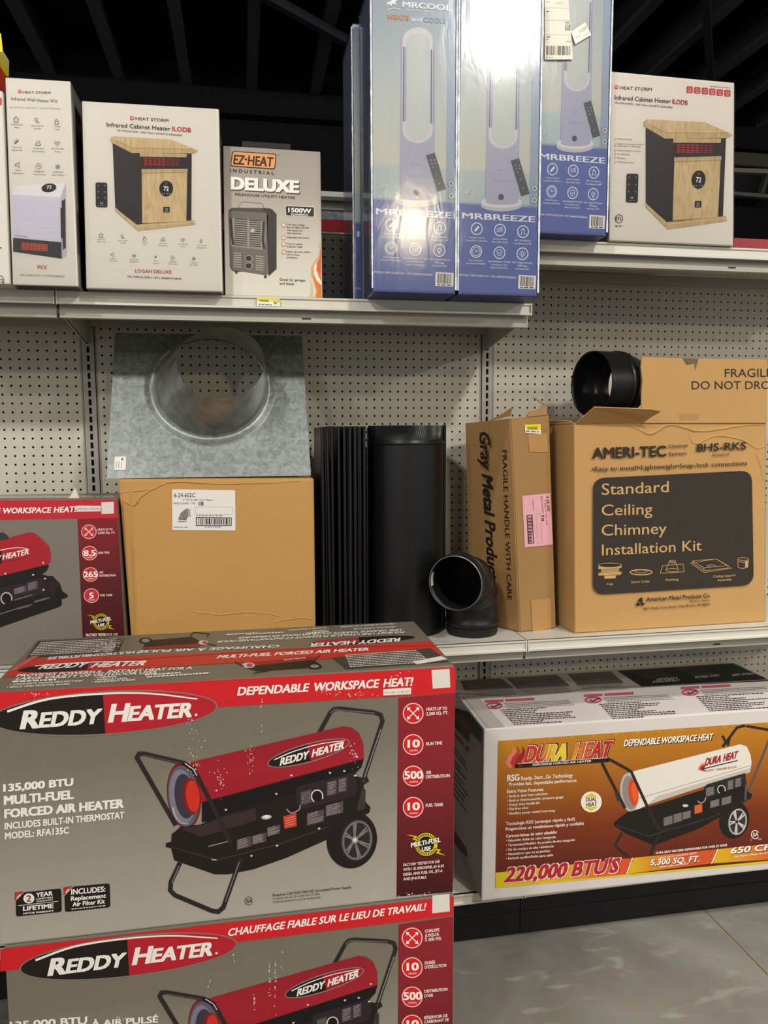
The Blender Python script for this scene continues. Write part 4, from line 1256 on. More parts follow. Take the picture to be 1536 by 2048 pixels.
mb = MB(); fx = Face((0, -.3, 0), (1, 0, 0), (0, 0, 1))
a, b_, c = fx.hit(137, 989), fx.hit(158, 988), fx.hit(146, 977)
a.z = b_.z = q[2].z+.001; c.y = -.27
mb.add([tuple(a), tuple(b_), tuple(c), tuple(a+Vector((.004, .03, 0))), tuple(b_+Vector((-.004, .03, 0)))], [(0, 1, 2), (0, 2, 3), (1, 4, 2), (0, 3, 4, 1)], '#d8d0c2')
o = tag(mb.build('paper_scrap', None, a), 'torn scrap of paper lying on the small red heater box', 'paper')

# ---- nested unrolled stove pipes and one closed pipe
PIPE = M('#111112', .36, spec=.4, bump=.02, bscale=300, var=.1, vscale=4); PIPE2 = M('#161617', .3, spec=.45)
HP = .607
def cyl(mb, cx, cy, r0, z0, r1, z1, n=64, mat=PIPE, a0=0, a1=2*math.pi, crimp=0):
    cl = a1-a0 >= 2*math.pi-1e-6
    m = n if cl else n+1
    rows = []
    for (r, z) in ((r0, z0), (r1, z1)):
        rows.append([(cx+(r*(1+crimp*(k % 2)))*math.cos(a0+(a1-a0)*k/n), cy+(r*(1+crimp*(k % 2)))*math.sin(a0+(a1-a0)*k/n), z) for k in range(m)])
    mb.sheet(rows, mat, closed=cl)
PX, PY, PR = .9115, -.186, .1125
t = thing('stove_pipe', 'large black round stove pipe standing upright with crimped top', 'pipe', (PX, PY, ZS))
mb = MB(); cyl(mb, PX, PY, PR, ZS, PR, ZS+HP-.052, 72)
cyl(mb, PX, PY, PR*.985, ZS, PR*.985, ZS+HP-.052, 72)
mb.build('barrel', t, smooth=True)
mb = MB(); rows = []
for dz, r in ((-.056, PR), (-.052, PR+.003), (-.048, PR+.003), (-.044, PR-.0008), (-.042, PR-.001)):
    rows.append([(PX+r*math.cos(2*math.pi*k/72), PY+r*math.sin(2*math.pi*k/72), ZS+HP+dz) for k in range(72)])
mb.sheet(rows, PIPE, closed=True); mb.build('bead', t, smooth=True)
mb = MB(); rows = []
n = 230
for i, dz in enumerate((-.042, -.02, 0)):
    rows.append([(PX+(PR-.0015-(.0022 if k % 2 else 0)*(i > 0))*math.cos(2*math.pi*(k+i*1.6)/n), PY+(PR-.0015-(.0022 if k % 2 else 0)*(i > 0))*math.sin(2*math.pi*(k+i*1.6)/n), ZS+HP+dz) for k in range(n)])
mb.sheet(rows, PIPE2, closed=True)
cyl(mb, PX, PY, PR-.006, ZS+HP-.05, PR-.006, ZS+HP, 72)
mb.build('crimped_end', t)
mb = MB()
for k in range(3):
    x = PX+PR-.004+k*.0035
    mb.box((x, PY-.035+k*.006, ZS), (x+.0016, PY+.012, ZS+HP-.004+k*.003), PIPE2)
mb.build('lock_seam', t)
for i in range(9):
    # each sheet is an open pipe pressed nearly flat; its hemmed edge faces the aisle
    x = .655+i*.0145+(.004 if i > 2 else 0); y = -.272+.012*math.sin(i*.9)
    lean = (.006 if i == 1 else 0)-.0003*i
    o = thing('pipe_sheet', 'upright black hemmed pipe sheet in the nest, %s from the brown carton' % ('first', 'second', 'third', 'fourth', 'fifth', 'sixth', 'seventh', 'eighth', 'ninth')[i], 'pipe sheet', (x, y, ZS), 'nested pipe sheets')
    mb = MB(); rows = []
    for z, dx in ((ZS, lean), (ZS+HP-.004+.001*(i % 3), 0)):
        r = []
        for k in range(9):
            s_ = k/8
            r.append((x+dx+.008*math.sin(s_*math.pi)-.004*s_, y+s_*.19, z))
        rows.append(r)
    mb.sheet(rows, PIPE)
    rows2 = [[(a+.0016, b_, c) for a, b_, c in r] for r in rows]
    mb.sheet(rows2, PIPE)
    mb.sheet([rows[0], rows2[0]], PIPE); mb.sheet([rows[1], rows2[1]], PIPE)
    mb.build('sheet', o, smooth=False)
    mb = MB()
    rows = []
    for z, dx in ((ZS, lean), (ZS+HP-.004+.001*(i % 3), 0)):
        rows.append([(x+dx+.0046*math.cos(math.radians(a))+.001, y+.0036*math.sin(math.radians(a)), z) for a in range(0, 360, 45)])
    mb.sheet(rows, PIPE2, closed=True)
    mb.add(rows[1], [tuple(range(8))], PIPE2)
    mb.build('hemmed_edge', o, smooth=True)
    if i in (0, 4, 6, 8):
        mb = MB()
        for dz in range(1):
            rr = [[(x+dx+.0105+.002*math.cos(math.radians(a)), y+.004+.003*math.sin(math.radians(a)), z) for a in range(0, 360, 60)] for z, dx in ((ZS, lean), (ZS+HP-.006, 0))]
            mb.sheet(rr, PIPE2, closed=True)
        mb.build('lock_rib', o, smooth=True)
o = thing('pipe_sheet', 'wide curved black pipe sheet standing right behind the brown carton edge', 'pipe sheet', (.735, -.14, ZS), 'nested pipe sheets')
mb = MB()
rows = []
for z in (ZS, ZS+HP):
    rows.append([(.69+.1*(k/16), -.055+.02*math.sin(k/16*math.pi), z) for k in range(17)])
mb.sheet(rows, PIPE); mb.sheet([[(a, b_+.0012, c) for a, b_, c in r] for r in rows], PIPE); mb.build('sheet', o, smooth=True)

# ---- black gored elbow
ES = Vector((1.093, -.268, ZS)); EY = .076
ed = (Vector((1.003, -.405, 0))-Vector((ES.x, ES.y, 0))); edl = ed.length; ed.normalize()
t = thing('stove_pipe_elbow', 'black ninety degree stove pipe elbow, its open mouth facing the aisle', 'pipe elbow', ES)
side = Vector((-ed.y, ed.x, 0))
EB, EU = .118, .058
def station(a):
    """centre and in-plane radial axis at bend angle a"""
    c = ES+Vector((0, 0, EU))+ed*(EB*(1-math.cos(a)))+Vector((0, 0, EB*math.sin(a)))
    up = ed*math.cos(a)+Vector((0, 0, -math.sin(a)))
    return c, up
def circ(c, ax, r, n=56):
    return [tuple(c+ax*r*math.cos(2*math.pi*k/n)+side*r*math.sin(2*math.pi*k/n)) for k in range(n)]
EM = M('#151516', .4, spec=.42, bump=.02, bscale=300)
mb = MB(); rows = []
for z, r in ((0, EY-.003), (.030, EY-.002), (.034, EY+.003), (.038, EY+.0035), (.042, EY), (EU, EY)):
    rows.append(circ(ES+Vector((0, 0, z)), ed, r))
mb.sheet(rows, EM, closed=True); mb.build('lower_collar', t, smooth=True)
mb = MB(); n = 120; rows = []
for z in (.006, .024):
    rows.append([tuple(ES+Vector((0, 0, z))+ed*(EY-.0018+.0012*(k % 2))*math.cos(2*math.pi*k/n)+side*(EY-.0018+.0012*(k % 2))*math.sin(2*math.pi*k/n)) for k in range(n)])
mb.sheet(rows, EM, closed=True); mb.build('crimp_band', t)
A4 = [0, math.pi/6, math.pi/3, math.pi/2]
for i in range(3):
    mb = MB(); rows = []
    c0, u0 = station(A4[i]); c1, u1 = station(A4[i+1])
    for k in range(5):
        s_ = k/4
        c = c0+(c1-c0)*s_; u = (u0+(u1-u0)*s_)
        rows.append(circ(c, u, EY))
    mb.sheet(rows, EM, closed=True); g_ = mb.build('gore', t, smooth=True)
    mb = MB(); rows = []
    tg = (Vector((0, 0, 1))*math.cos(A4[i+1])+ed*math.sin(A4[i+1]))
    for d, r in ((-.004, EY), (-.002, EY+.0028), (.002, EY+.0028), (.004, EY)):
        rows.append(circ(c1+tg*d, u1, r))
    mb.sheet(rows, EM, closed=True); mb.build('joint_bead', t, smooth=True)
c1, u1 = station(math.pi/2)
Lm = max(.03, edl-EB)
mb = MB(); mb.sheet([circ(c1, u1, EY), circ(c1+ed*Lm, u1, EY), circ(c1+ed*(Lm+.001), u1, EY-.0015), circ(c1+ed*(Lm-.03), u1, EY-.0018), circ(c1-ed*.02, u1, EY-.002)], EM, closed=True)
mb.build('mouth', t, smooth=True)
mb = MB(); mb.sheet([circ(c1+ed*(Lm-.001), u1, EY+.0006), circ(c1+ed*(Lm+.0018), u1, EY+.0004), circ(c1+ed*(Lm+.0018), u1, EY-.0016)], M('#8f8e8b', .3, .7), closed=True)
mb.build('bare_rim', t, smooth=True, )
mb = MB()
rows = []
for dd in (-.026, -.006):
    rows.append([tuple(c1+ed*(Lm+dd)+u1*(EY-.0026)*math.cos(a)+side*(EY-.0026)*math.sin(a)) for a in [math.radians(-108+k*5) for k in range(7)]])
mb.sheet(rows, '#cfcbc4'); mb.build('sticker', t)

# ---- long kraft box of pipe standing on end, turned and leaning
def vert(face, x, y):
    return face.hit(x, y)
zf = Face((0, 0, ZS), (1, 0, 0), (0, 1, 0))
b0, b1, bL = zf.hit(1040, 1265), zf.hit(1113, 1256), zf.hit(938.5, 1240)
fr_ = Face(b0, b1-b0, (0, 0, 1)); fl_ = Face(b0, b0-bL, (0, 0, 1))
t0, t1 = fr_.hit(1021, 837), fr_.hit(1099, 829)
tL = Face(bL, b0-bL, (0, 0, 1)).hit(930, 847)
GRAYK = M('#a17c4f', .75, spec=.2, bump=.1, bscale=60, var=.08, vscale=8); GRAYK2 = M('#b48a57', .75, spec=.2)
t = thing('pipe_carton', 'tall narrow brown carton with script lettering, turned between elbow and chimney kit', 'box', b0)
bR = b1+(bL-b0); tR = t1+(tL-t0)
bm = bmesh.new()
vs = [bm.verts.new(v) for v in (b0, b1, t1, t0, bL, bR, tR, tL)]
for qd in ((0, 1, 2, 3), (4, 0, 3, 7), (1, 5, 6, 2), (5, 4, 7, 6), (4, 5, 1, 0)):
    bm.faces.new([vs[i] for i in qd])
bmesh.ops.bevel(bm, geom=[e for e in bm.edges if len(e.link_faces) == 2], offset=.003, segments=2, affect='EDGES')
bm.verts.ensure_lookup_table(); bm.verts.index_update()
mb = MB(); mb.add([tuple(v.co) for v in bm.verts], [tuple(v.index for v in fc.verts) for fc in bm.faces], GRAYK); bm.free()
mb.build('carton', t)
# torn top flaps
def flap(name, pts, root, mat, th=.003, n=None):
    P = [Vector(v) for v in pts]
    nn = (P[1]-P[0]).cross(P[-1]-P[0]).normalized()*th
    m_ = len(P); mb = MB()
    mb.add([tuple(v) for v in P]+[tuple(v+nn) for v in P], [tuple(range(m_)), tuple(range(m_, 2*m_))]+[(i, (i+1) % m_, m_+(i+1) % m_, m_+i) for i in range(m_)], mat)
    return mb.build(name, root)
dL = (tL-t0); up = Vector((0, 0, 1))
flap('torn_flap', [t0+dL*.45, t0+dL*.12+up*.020, t0+dL*-.02+up*.032, t0+up*.008], t, KRAFT2)
flap('torn_flap', [t1+(t0-t1)*.08, t1+(t0-t1)*.10+up*.03, t1+(t0-t1)*.35+up*.016, t1+(t0-t1)*.55+up*.014, t1+(t0-t1)*.6], t, KRAFT2)
flap('torn_flap', [t1+(t0-t1)*.06+up*.028, t1+(t0-t1)*.12+up*.028, t1+(t0-t1)*.34+up*.056+Vector((0, .03, 0))], t, KRAFT2)
fpl = Face(b0, b0-bL, t0-b0)
p = Pr(fpl, .002).view(600, 620, 2.954)
p.part('lettering')
p.text('Gray Metal Products', 1062, 712, 1118, 1620, 60, '#231b15', .03, .25, up=(62, -5))
p.text('FRAGILE HANDLE WITH CARE', 1197, 828, 1228, 1712, 27, '#2a2019', .008, up=(28, -3))
p.bars(1055, 1490, 1070, 1530, 6, '#3a2c20', 3)
p.done(t)
fpr = Face(b0, b1-b0, t0-b0)
p = Pr(fpr, .002).view(600, 620, 2.954)
p.part('packing_tape').poly([(1345, 735), (1457, 728), (1465, 840), (1352, 838)], GRAYK2, 0)
p.poly([(1362, 1712), (1480, 1700), (1485, 1880), (1372, 1900)], GRAYK2, 0)
p.part('price_sticker').poly([(1325, 678), (1420, 674), (1422, 732), (1328, 726)], '#e5e1d6', 1)
p.poly([(1325, 678), (1420, 674), (1421, 706), (1326, 700)], '#e8d614', 2); p.poly([(1340, 692), (1400, 688), (1401, 708), (1341, 706)], '#9b9220', 3)
p.bars(1333, 720, 1410, 724, 8, '#7a746b', 3)
p.part('pink_label').poly([(1310, 1098), (1476, 1082), (1492, 1386), (1326, 1403)], M('#e5aab4', .5), 1)
HOST['label_print'] = 'pink_label'
p.part('label_print').text('4-28-300', 1450, 1098, 1458, 1188, 16, '#2a1d1e', .01, up=(18, -1)); p.text('BOX COUNT: 10', 1420, 1102, 1430, 1222, 8, '#2a1d1e', .006, up=(9, -1))
p.text('4" 28GA 24" GALV PIPE', 1440, 1120, 1453, 1270, 6, '#2a1d1e', .004, up=(7, -1)); p.bars(1316, 1105, 1322, 1180, 4, '#6b4c50', 3)
p.line([(1338, 1215), (1368, 1210), (1378, 1375), (1348, 1380)], 5, '#2a1d1e', 3, closed=True)
y = 1222
while y < 1370:
    h_ = random.choice((2, 3, 5, 6)); p.poly([(1343, y), (1368, y-2), (1369, y-2+h_), (1344, y+h_)], '#2a1d1e', 3); y += h_+random.choice((2, 3, 4))
p.line([(1392, 1205), (1420, 1202), (1428, 1375), (1400, 1378)], 2, '#b98088', 3, closed=True)
for y in (1215, 1230, 1240):
    p.poly([(1424, y), (1440, y-1), (1440, y+6), (1424, y+7)], '#4a3436', 3)
p.line([(1372, 1120), (1378, 1185)], 5, '#a1757b', 3)
p.done(t)

# ---- chimney installation kit carton, opened on top
AK = M('#bd945e', .75, spec=.2, bump=.1, bscale=50, var=.06, vscale=7)
f = front(1.3725, -.3456, .0263, ZM)
AQ = quad_px(f, [(1149, 1265), (1531, 1243), (1532, 846), (1147, 846)], ZS)
AD = Vector((-.0066, .25, 0))
t = thing('chimney_kit_carton', 'opened brown chimney installation kit carton with dark printed panel', 'box', AQ[0])
bL_, bR_, tR_, tL_ = AQ
mb = MB(); th = .004
# four walls and a floor, open at the top
def slabq(mb, a, b_, c, d, n_, mat):
    P = [Vector(v) for v in (a, b_, c, d)]; n_ = Vector(n_)*th
    mb.add([tuple(v) for v in P]+[tuple(v+n_) for v in P], [(0, 1, 2, 3), (7, 6, 5, 4), (0, 4, 5, 1), (1, 5, 6, 2), (2, 6, 7, 3), (3, 7, 4, 0)], mat)
slabq(mb, bL_, bR_, tR_, tL_, f.N*-1, AK)
slabq(mb, bL_+AD, bL_, tL_, tL_+AD, f.U, AK)
slabq(mb, bR_, bR_+AD, tR_+AD, tR_, f.U*-1, AK)
slabq(mb, bR_+AD, bL_+AD, tL_+AD, tR_+AD, f.N, AK)
slabq(mb, bL_, bR_, bR_+AD, bL_+AD, (0, 0, 1), AK)
mb.build('carton', t, bevel=.0015)
# tall torn front flap and small bent flap
ft_ = [f.hit(*v) for v in ((1281, 846), (1281, 790), (1283, 760), (1280, 735), (1282, 714), (1330, 716), (1420, 718), (1532, 719), (1532, 846))]
flap('tall_flap', [v+f.N*.001 for v in ft_], t, AK, -.004)
ff = Face(tL_+Vector((0, -.06, 0)), f.U, (0, 0, 1))
e0, e1 = f.hit(1150, 847), f.hit(1286, 844)
e2, e3, e4, e5 = ff.hit(1322, 821), ff.hit(1300, 817), ff.hit(1188, 813), ff.hit(1160, 838)
e15 = (e1+e2)*.5+Vector((-.006, 0, -.002))
flap('bent_flap', [e0, e1, e15, e2, e3, e4], t, AK, .003)
flap('side_flap', [tL_+AD, tL_, tL_+Vector((-.002, .02, .008)), tL_+AD+Vector((-.01, -.02, .014))], t, AK, .003)
mb = MB()
fold(mb, f, [(1200, 850), (1260, 852), (1300, 868), (1340, 850), (1400, 862), (1480, 852), (1530, 848)], 4, .004, AK)
fold(mb, f, [(1375, 852), (1378, 872), (1392, 888), (1430, 872), (1480, 878), (1512, 896), (1530, 892)], 3, .003, AK)
fold(mb, f, [(1500, 720), (1505, 760), (1503, 800), (1512, 840)], 2.5, .003, AK)
fold(mb, f, [(1465, 755), (1485, 785), (1500, 805), (1502, 835)], 2.5, .0025, AK)
fold(mb, f, [(1510, 905), (1520, 930), (1528, 965)], 3, .003, AK)
fold(mb, f, [(1285, 842), (1360, 845), (1440, 845), (1530, 843)], 2.5, .003, AK)
mb.build('creases', t)
DKB = '#2b251e'; KB2 = '#c9a169'
p = Pr(f, .0006).view(1080, 660, 3.2)
p.part('lettering').text('AMERI-TEC', 328, 822, 800, 806, 70, DKB, .03); p.text('Chimney', 812, 755, 940, 746, 22, DKB, .012, .1); p.text('System', 816, 802, 930, 798, 22, DKB, .008)
p.text('8HS-RKS', 993, 778, 1310, 763, 50, DKB, .018, .05); p.text('ROUND KIT', 1096, 807, 1207, 804, 16, DKB, .008)
p.text('•Easy to install•Lightweight•Snap-lock connections', 325, 905, 1318, 864, 30, DKB, .012)
p.part('dark_panel').rrect([(335, 948), (1348, 898), (1360, 1628), (333, 1692)], 75, M('#332c25', .7, var=.15, vscale=20), 1)
p.part('panel_lettering').text('Standard', 388, 1055, 816, 1036, 76, KB2, .004); p.text('Ceiling', 388, 1187, 712, 1178, 74, KB2, .004); p.text('Chimney', 388, 1315, 803, 1301, 74, KB2, .004); p.text('Installation Kit', 390, 1441, 1026, 1409, 72, KB2, .004)
for s_, x0, y0, x1, y1 in (('Cap', 420, 1630, 461, 1628), ('Storm Collar', 577, 1618, 698, 1612), ('Flashing', 797, 1604, 879, 1600), ('Ceiling support', 1100, 1583, 1244, 1572), ('Assembly', 1127, 1606, 1218, 1600)):
    p.text(s_, x0, y0, x1, y1, 15, KB2, .012)
p.part('kit_drawings')
c = KB2
p.poly([(368, 1505), (515, 1497), (515, 1520), (368, 1528)], c, 2); p.ell(441, 1503, 73, 13, DKB, 3); p.ring(441, 1503, 74, 15, 3, c, 4); p.poly([(385, 1528), (500, 1521), (500, 1548), (385, 1555)], '#a5875a', 2)
p.poly([(368, 1555), (515, 1545), (515, 1560), (368, 1570)], c, 2); p.ring(441, 1557, 74, 14, 3, c, 4); p.poly([(405, 1572), (480, 1568), (478, 1586), (407, 1590)], c, 2)
p.ring(640, 1548, 73, 20, 7, c, 4); p.ring(640, 1543, 40, 10, 3, c, 4)
p.line([(762, 1555), (778, 1505), (908, 1496), (916, 1545)], 3, c, 4, closed=True); p.line([(797, 1535), (822, 1475), (860, 1485), (880, 1535)], 3, c, 4); p.ring(840, 1535, 42, 12, 3, c, 4); p.ring(842, 1480, 20, 10, 3, c, 4)
p.line([(955, 1490), (1045, 1550), (1218, 1522), (1118, 1463)], 3, c, 4, closed=True); p.line([(970, 1475), (1120, 1463), (1195, 1505), (1040, 1520)], 3, c, 4, closed=True); p.line([(970, 1475), (975, 1492), (1045, 1538), (1195, 1522), (1195, 1505)], 3, c, 4); p.line([(1040, 1520), (1045, 1538)], 3, c, 4); p.ring(1090, 1508, 30, 8, 3, c, 4)
p.ring(1292, 1464, 35, 11, 3, c, 4); p.line([(1258, 1465), (1260, 1518), (1290, 1524), (1322, 1516), (1327, 1462)], 3, c, 4); p.poly([(1305, 1478), (1322, 1474), (1320, 1514), (1305, 1518)], c, 3); p.line([(1258, 1478), (1292, 1486), (1326, 1477)], 3, c, 4)
p.part('maker_print').text('American Metal Products Co.', 672, 1734, 1082, 1708, 28, DKB, .018, .15); p.text('Made in Mexico', 955, 1739, 1082, 1732, 14, DKB, .004); p.text('8601 Hacks Cross Road, Olive Branch, MS 38654', 655, 1788, 1080, 1760, 18, DKB, .008)
p.poly([(615, 1735), (638, 1708), (650, 1715), (650, 1745), (668, 1742), (650, 1765), (638, 1755), (636, 1732)], DKB, 3); p.ell(620, 1753, 11, 11, DKB, 3)
p.part('flap_lettering')
p.base = .0056
p.text('FRAGILE', 1175, 303, 1475, 300, 56, DKB, .0); p.text('DO NOT DROP', 963, 380, 1505, 378, 54, DKB, .0)
p.poly([(905, 182), (1005, 186), (1000, 212), (985, 260), (980, 215), (930, 225)], M('#6b5a45', .8, var=.4, vscale=60), 0)
for x in range(890, 1010, 9):
    p.line([(x, 535), (x-2, 578)], 3, '#a3814f', 0)
p.done(t)
fs = Face(AQ[0], AD*-1, (0, 0, 1))
p = Pr(fs, .0012).view(1080, 660, 3.2); p.clip = (-.24, -.004, .01, .6)
p.part('side_print').text('S-RKS', 84, 800, 159, 797, 40, DKB, .006); p.bars(86, 822, 125, 822, 6, DKB)
p.poly([(95, 880), (117, 850), (138, 880), (130, 880), (130, 915), (100, 915), (100, 880)], DKB, 2); p.text('UP', 108, 902, 125, 902, 14, KB2, .02)
p.rrect([(92, 945), (172, 955), (176, 1678), (133, 1680)], 30, DKB, 2)
p.line([(118, 1000), (122, 1090), (130, 1300), (138, 1610)], 8, KB2, 4); p.line([(104, 1010), (132, 1010)], 9, KB2, 4); p.poly([(104, 1130), (122, 1090), (168, 1095)], KB2, 4); p.line([(115, 1300), (166, 1320)], 6, KB2, 4); p.line([(130, 1480), (166, 1495)], 6, KB2, 4)
p.done(t)
# adapter collar lying in the open carton
cx = Vector((1.452, -.245, 0)); ax = Vector((-.976, -.217, 0)).normalized(); sd = Vector((0, 0, 1)); tn = ax.cross(sd).normalized()
cc = Face((0, -.25, 0), (1, 0, 0), (0, 0, 1)).hit(1182, 768)
CRd = .097
t = thing('pipe_collar', 'short black pipe collar lying on top of the open chimney kit carton', 'pipe collar', cc-Vector((0, 0, CRd)))
def cring(d, r, n=56):
    return [tuple(cc-ax*d+sd*r*math.cos(2*math.pi*k/n)+tn*r*math.sin(2*math.pi*k/n)) for k in range(n)]
mb = MB(); mb.sheet([cring(0, CRd), cring(.078, CRd)], PIPE, closed=True); mb.build('sleeve', t, smooth=True)
mb = MB(); mb.sheet([cring(.078, CRd), cring(.081, CRd+.003), cring(.086, CRd+.003), cring(.090, CRd-.001), cring(.097, CRd+.002), cring(.102, CRd-.001), cring(.135, CRd-.010)], PIPE2, closed=True); mb.build('tapered_end', t, smooth=True)
mb = MB(); mb.sheet([cring(0, CRd), cring(-.001, CRd-.002), cring(.01, CRd-.003), cring(.082, CRd-.003), cring(.087, CRd-.008), cring(.092, CRd-.003), cring(.098, CRd-.009), cring(.133, CRd-.013)], PIPE, closed=True)
mb.build('inner_lining', t, smooth=True)

# ================================================================== BIG HEATER BOXES ON THE FLOOR
BX, BY, BA, BW, BH, BD = -.0474, -.901, -.0022, .9092, .5041, .386
GREY1 = M('#888174', .4, spec=.4, bump=.02, bscale=60, var=.06, vscale=14)
BK = '#1f1815'; LOGR = '#b51f2b'; TUBE = '#2a2423'
f = front(BX, BY, BA, BH)
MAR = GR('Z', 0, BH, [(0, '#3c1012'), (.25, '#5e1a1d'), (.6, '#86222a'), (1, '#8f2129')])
def big_logo(p):
    """black and red lens shaped logo in the strip of the front print"""
    p.part('logo')
    p.ell(640, 602, 700, 136, '#7d766b', 2, -3.6, n=60)
    pts = []; r = math.radians(-3.6)
    def E(t_, k=1.0):
        X, Y_ = 690*k*math.cos(t_), 126*k*math.sin(t_)
        return (640+X*math.cos(r)-Y_*math.sin(r), 602+X*math.sin(r)+Y_*math.cos(r))
    p.poly([E(2*math.pi*i/60) for i in range(60)], BK, 3)
    p.poly([E(-math.pi/2+math.pi*i/30) for i in range(31)], LOGR, 4)
    p.curve([(45, 592), (300, 515), (640, 482), (930, 482), (1213, 515)], 15, WHT, 6, 8)
    p.text('R', 122, 697, 240, 690, 112, WHT, .045, .2, L=7); p.text('EDDY', 236, 689, 612, 663, 92, WHT, .045, .2, L=7)
    p.text('H', 663, 657, 780, 650, 112, WHT, .045, .2, L=7); p.text('EATER', 783, 649, 1178, 623, 90, WHT, .045, .2, L=7)
    p.ell(1205, 612, 8, 8, WHT, 7, n=12)
def big_heater(p):
    p.part('heater_picture')
    # rear handle
    p.line([(1960, 725), (2028, 600), (2052, 577), (2090, 574), (2300, 598), (2338, 612), (2350, 650), (2180, 1175)], 26, TUBE, 2)
    p.line([(2030, 602), (2056, 580), (2300, 602)], 6, '#6b6361', 3); p.line([(2340, 700), (2190, 1140)], 6, '#8a8280', 3)
    # barrel
    p.poly([(1060, 960), (1120, 915), (2110, 682), (2160, 690), (2205, 725), (2232, 790), (2236, 880), (1240, 1150)], GR('Z', .2, .42, [(0, '#8e1c28'), (.5, '#a3202d'), (1, '#8a1b26')]), 3)
    p.poly([(2236, 880), (2220, 935), (2170, 985), (1240, 1275), (1240, 1150)], '#171211', 3)
    p.line([(1235, 1152), (2236, 882)], 5, '#5a1119', 4)
    # flare and glowing mouth
    p.ell(1130, 1108, 103, 205, '#7b1722', 4, -6); p.ell(1128, 1112, 94, 188, '#5d5a68', 5, -6)
    p.ell(1120, 1115, 78, 168, '#7c7989', 6, -6); p.ell(1135, 1112, 62, 138, '#3c3440', 7, -6); p.ell(1175, 1112, 52, 112, '#7a1d1c', 8, -6); p.ell(1185, 1112, 42, 98, '#d0301f', 9, -6)
    p.curve([(1062, 1180), (1080, 1240), (1120, 1278), (1160, 1280)], 10, '#b5b3c0', 9, 4)
    # tank and body
    p.poly([(1055, 1345), (1110, 1300), (1235, 1285), (1330, 1235), (1830, 1085), (2170, 985), (2230, 1000), (2240, 1140), (2275, 1180), (2270, 1212), (2120, 1290), (2010, 1378), (1760, 1490), (1560, 1560), (1400, 1592), (1320, 1592), (1070, 1505), (1052, 1432), (1020, 1425), (1018, 1402), (1052, 1390)], BK, 4)
    p.poly([(1110, 1310), (1240, 1290), (1380, 1235), (1570, 1185), (1575, 1260), (1300, 1345), (1230, 1360)], '#382b2c', 5)
    p.line([(1060, 1425), (1330, 1505), (1700, 1410), (2020, 1300)], 7, '#3c3031', 5)
    p.line([(1280, 1420), (1400, 1390), (1405, 1360)], 6, '#8e8587', 6); p.line([(1300, 1500), (1330, 1503)], 8, '#b3abac', 6)
    # control box and labels
    p.poly([(1815, 1065), (1850, 1045), (2185, 965), (2195, 1060), (2180, 1110), (1845, 1195), (1825, 1165)], '#2b2324', 6)
    p.poly([(1845, 1085), (1912, 1068), (1915, 1150), (1848, 1170)], '#4a3f41', 7)
    for (a, b_, c, d) in ((2008, 1018, 2068, 1105), (2077, 1000, 2130, 1085), (1885, 1205, 1990, 1280), (2000, 1155, 2108, 1225), (1455, 1368, 1545, 1430), (1548, 1345, 1635, 1400), (1640, 1295, 1722, 1350)):
        sl_ = (c-a)*.26
        p.poly([(a, b_+sl_*.5), (c, b_-sl_*.5), (c, d-sl_*.5), (a, d+sl_*.5)], '#54484b', 8)
        for k in range(6):
            yy = b_+sl_*.5+(d-b_)*(k+.6)/6.6
            p.line([(a+6, yy), (a+(c-a)*random.uniform(.6, .95), yy-sl_*.8)], 4, '#958a8c', 9)
    for k in range(7):
        p.bars(1852, 1098+k*10, 1908, 1084+k*10, 4, '#85797b', 9)
    p.ell(1948, 1112, 30, 33, '#141010', 8); p.ring(1948, 1112, 38, 42, 7, '#d9d4d2', 9, a0=120, a1=385)
    p.poly([(1740, 1235), (1820, 1213), (1823, 1295), (1748, 1312)], '#c8402a', 8)
    for k in range(4):
        p.line([(1752, 1250+k*15), (1812, 1234+k*15)], 3, '#e8a08c', 9)
    p.ell(1637, 1240, 32, 14, '#b9b2ad', 8, -6); p.ell(1637, 1237, 20, 8, '#efe9e2', 9, -6)
    p.curve([(1760, 1190), (1790, 1215), (1835, 1195), (1845, 1165)], 7, '#9a9190', 8)
    for (x, y) in ((1790, 984), (2192, 870), (2027, 968), (2115, 957), (2182, 985), (1698, 1097), (1388, 1195), (1960, 1310), (1702, 1415), (1545, 1477)):
        p.ell(x, y, 8, 6, '#cfc5be', 9, n=10)
    p.poly([(2230, 1000), (2255, 990), (2268, 1020), (2240, 1040)], '#2a2221', 5); p.poly([(2225, 1060), (2245, 1070), (2243, 1190), (2190, 1200)], '#3a3130', 5)
    # wheel
    p.ell(2161, 1380, 154, 176, '#1c1716', 6, 12, n=48); p.ell(2190, 1382, 98, 130, '#2c2625', 7, 10, n=40)
    p.ring(2194, 1382, 92, 122, 14, '#6d666a', 8, 10, n=40)
    for k in range(6):
        a = math.radians(20+60*k)
        for d in (-.09, .09):
            p.line([(2181+16*math.cos(a+d), 1380+18*math.sin(a+d)), (2194+80*math.cos(a+d), 1382+110*math.sin(a+d))], 10, '#7d767a', 9)
    p.ell(2180, 1380, 20, 22, '#938b8d', 10); p.ell(2180, 1380, 11, 12, '#d7d0cc', 11)
    # front leg and front handle
    p.line([(1108, 1515), (1050, 1640), (1046, 1690), (1075, 1720), (1300, 1815), (1340, 1822), (1372, 1795), (1480, 1492)], 28, TUBE, 5)
    p.line([(1100, 1540), (1056, 1645)], 6, '#7b7372', 6); p.line([(1385, 1760), (1470, 1515)], 6, '#7b7372', 6)
    p.line([(1200, 950), (1120, 905), (885, 850), (855, 850), (842, 875), (1080, 1290)], 27, TUBE, 10)
    p.line([(1125, 905), (1185, 945), (1215, 990), (1420, 1400)], 27, TUBE, 10)
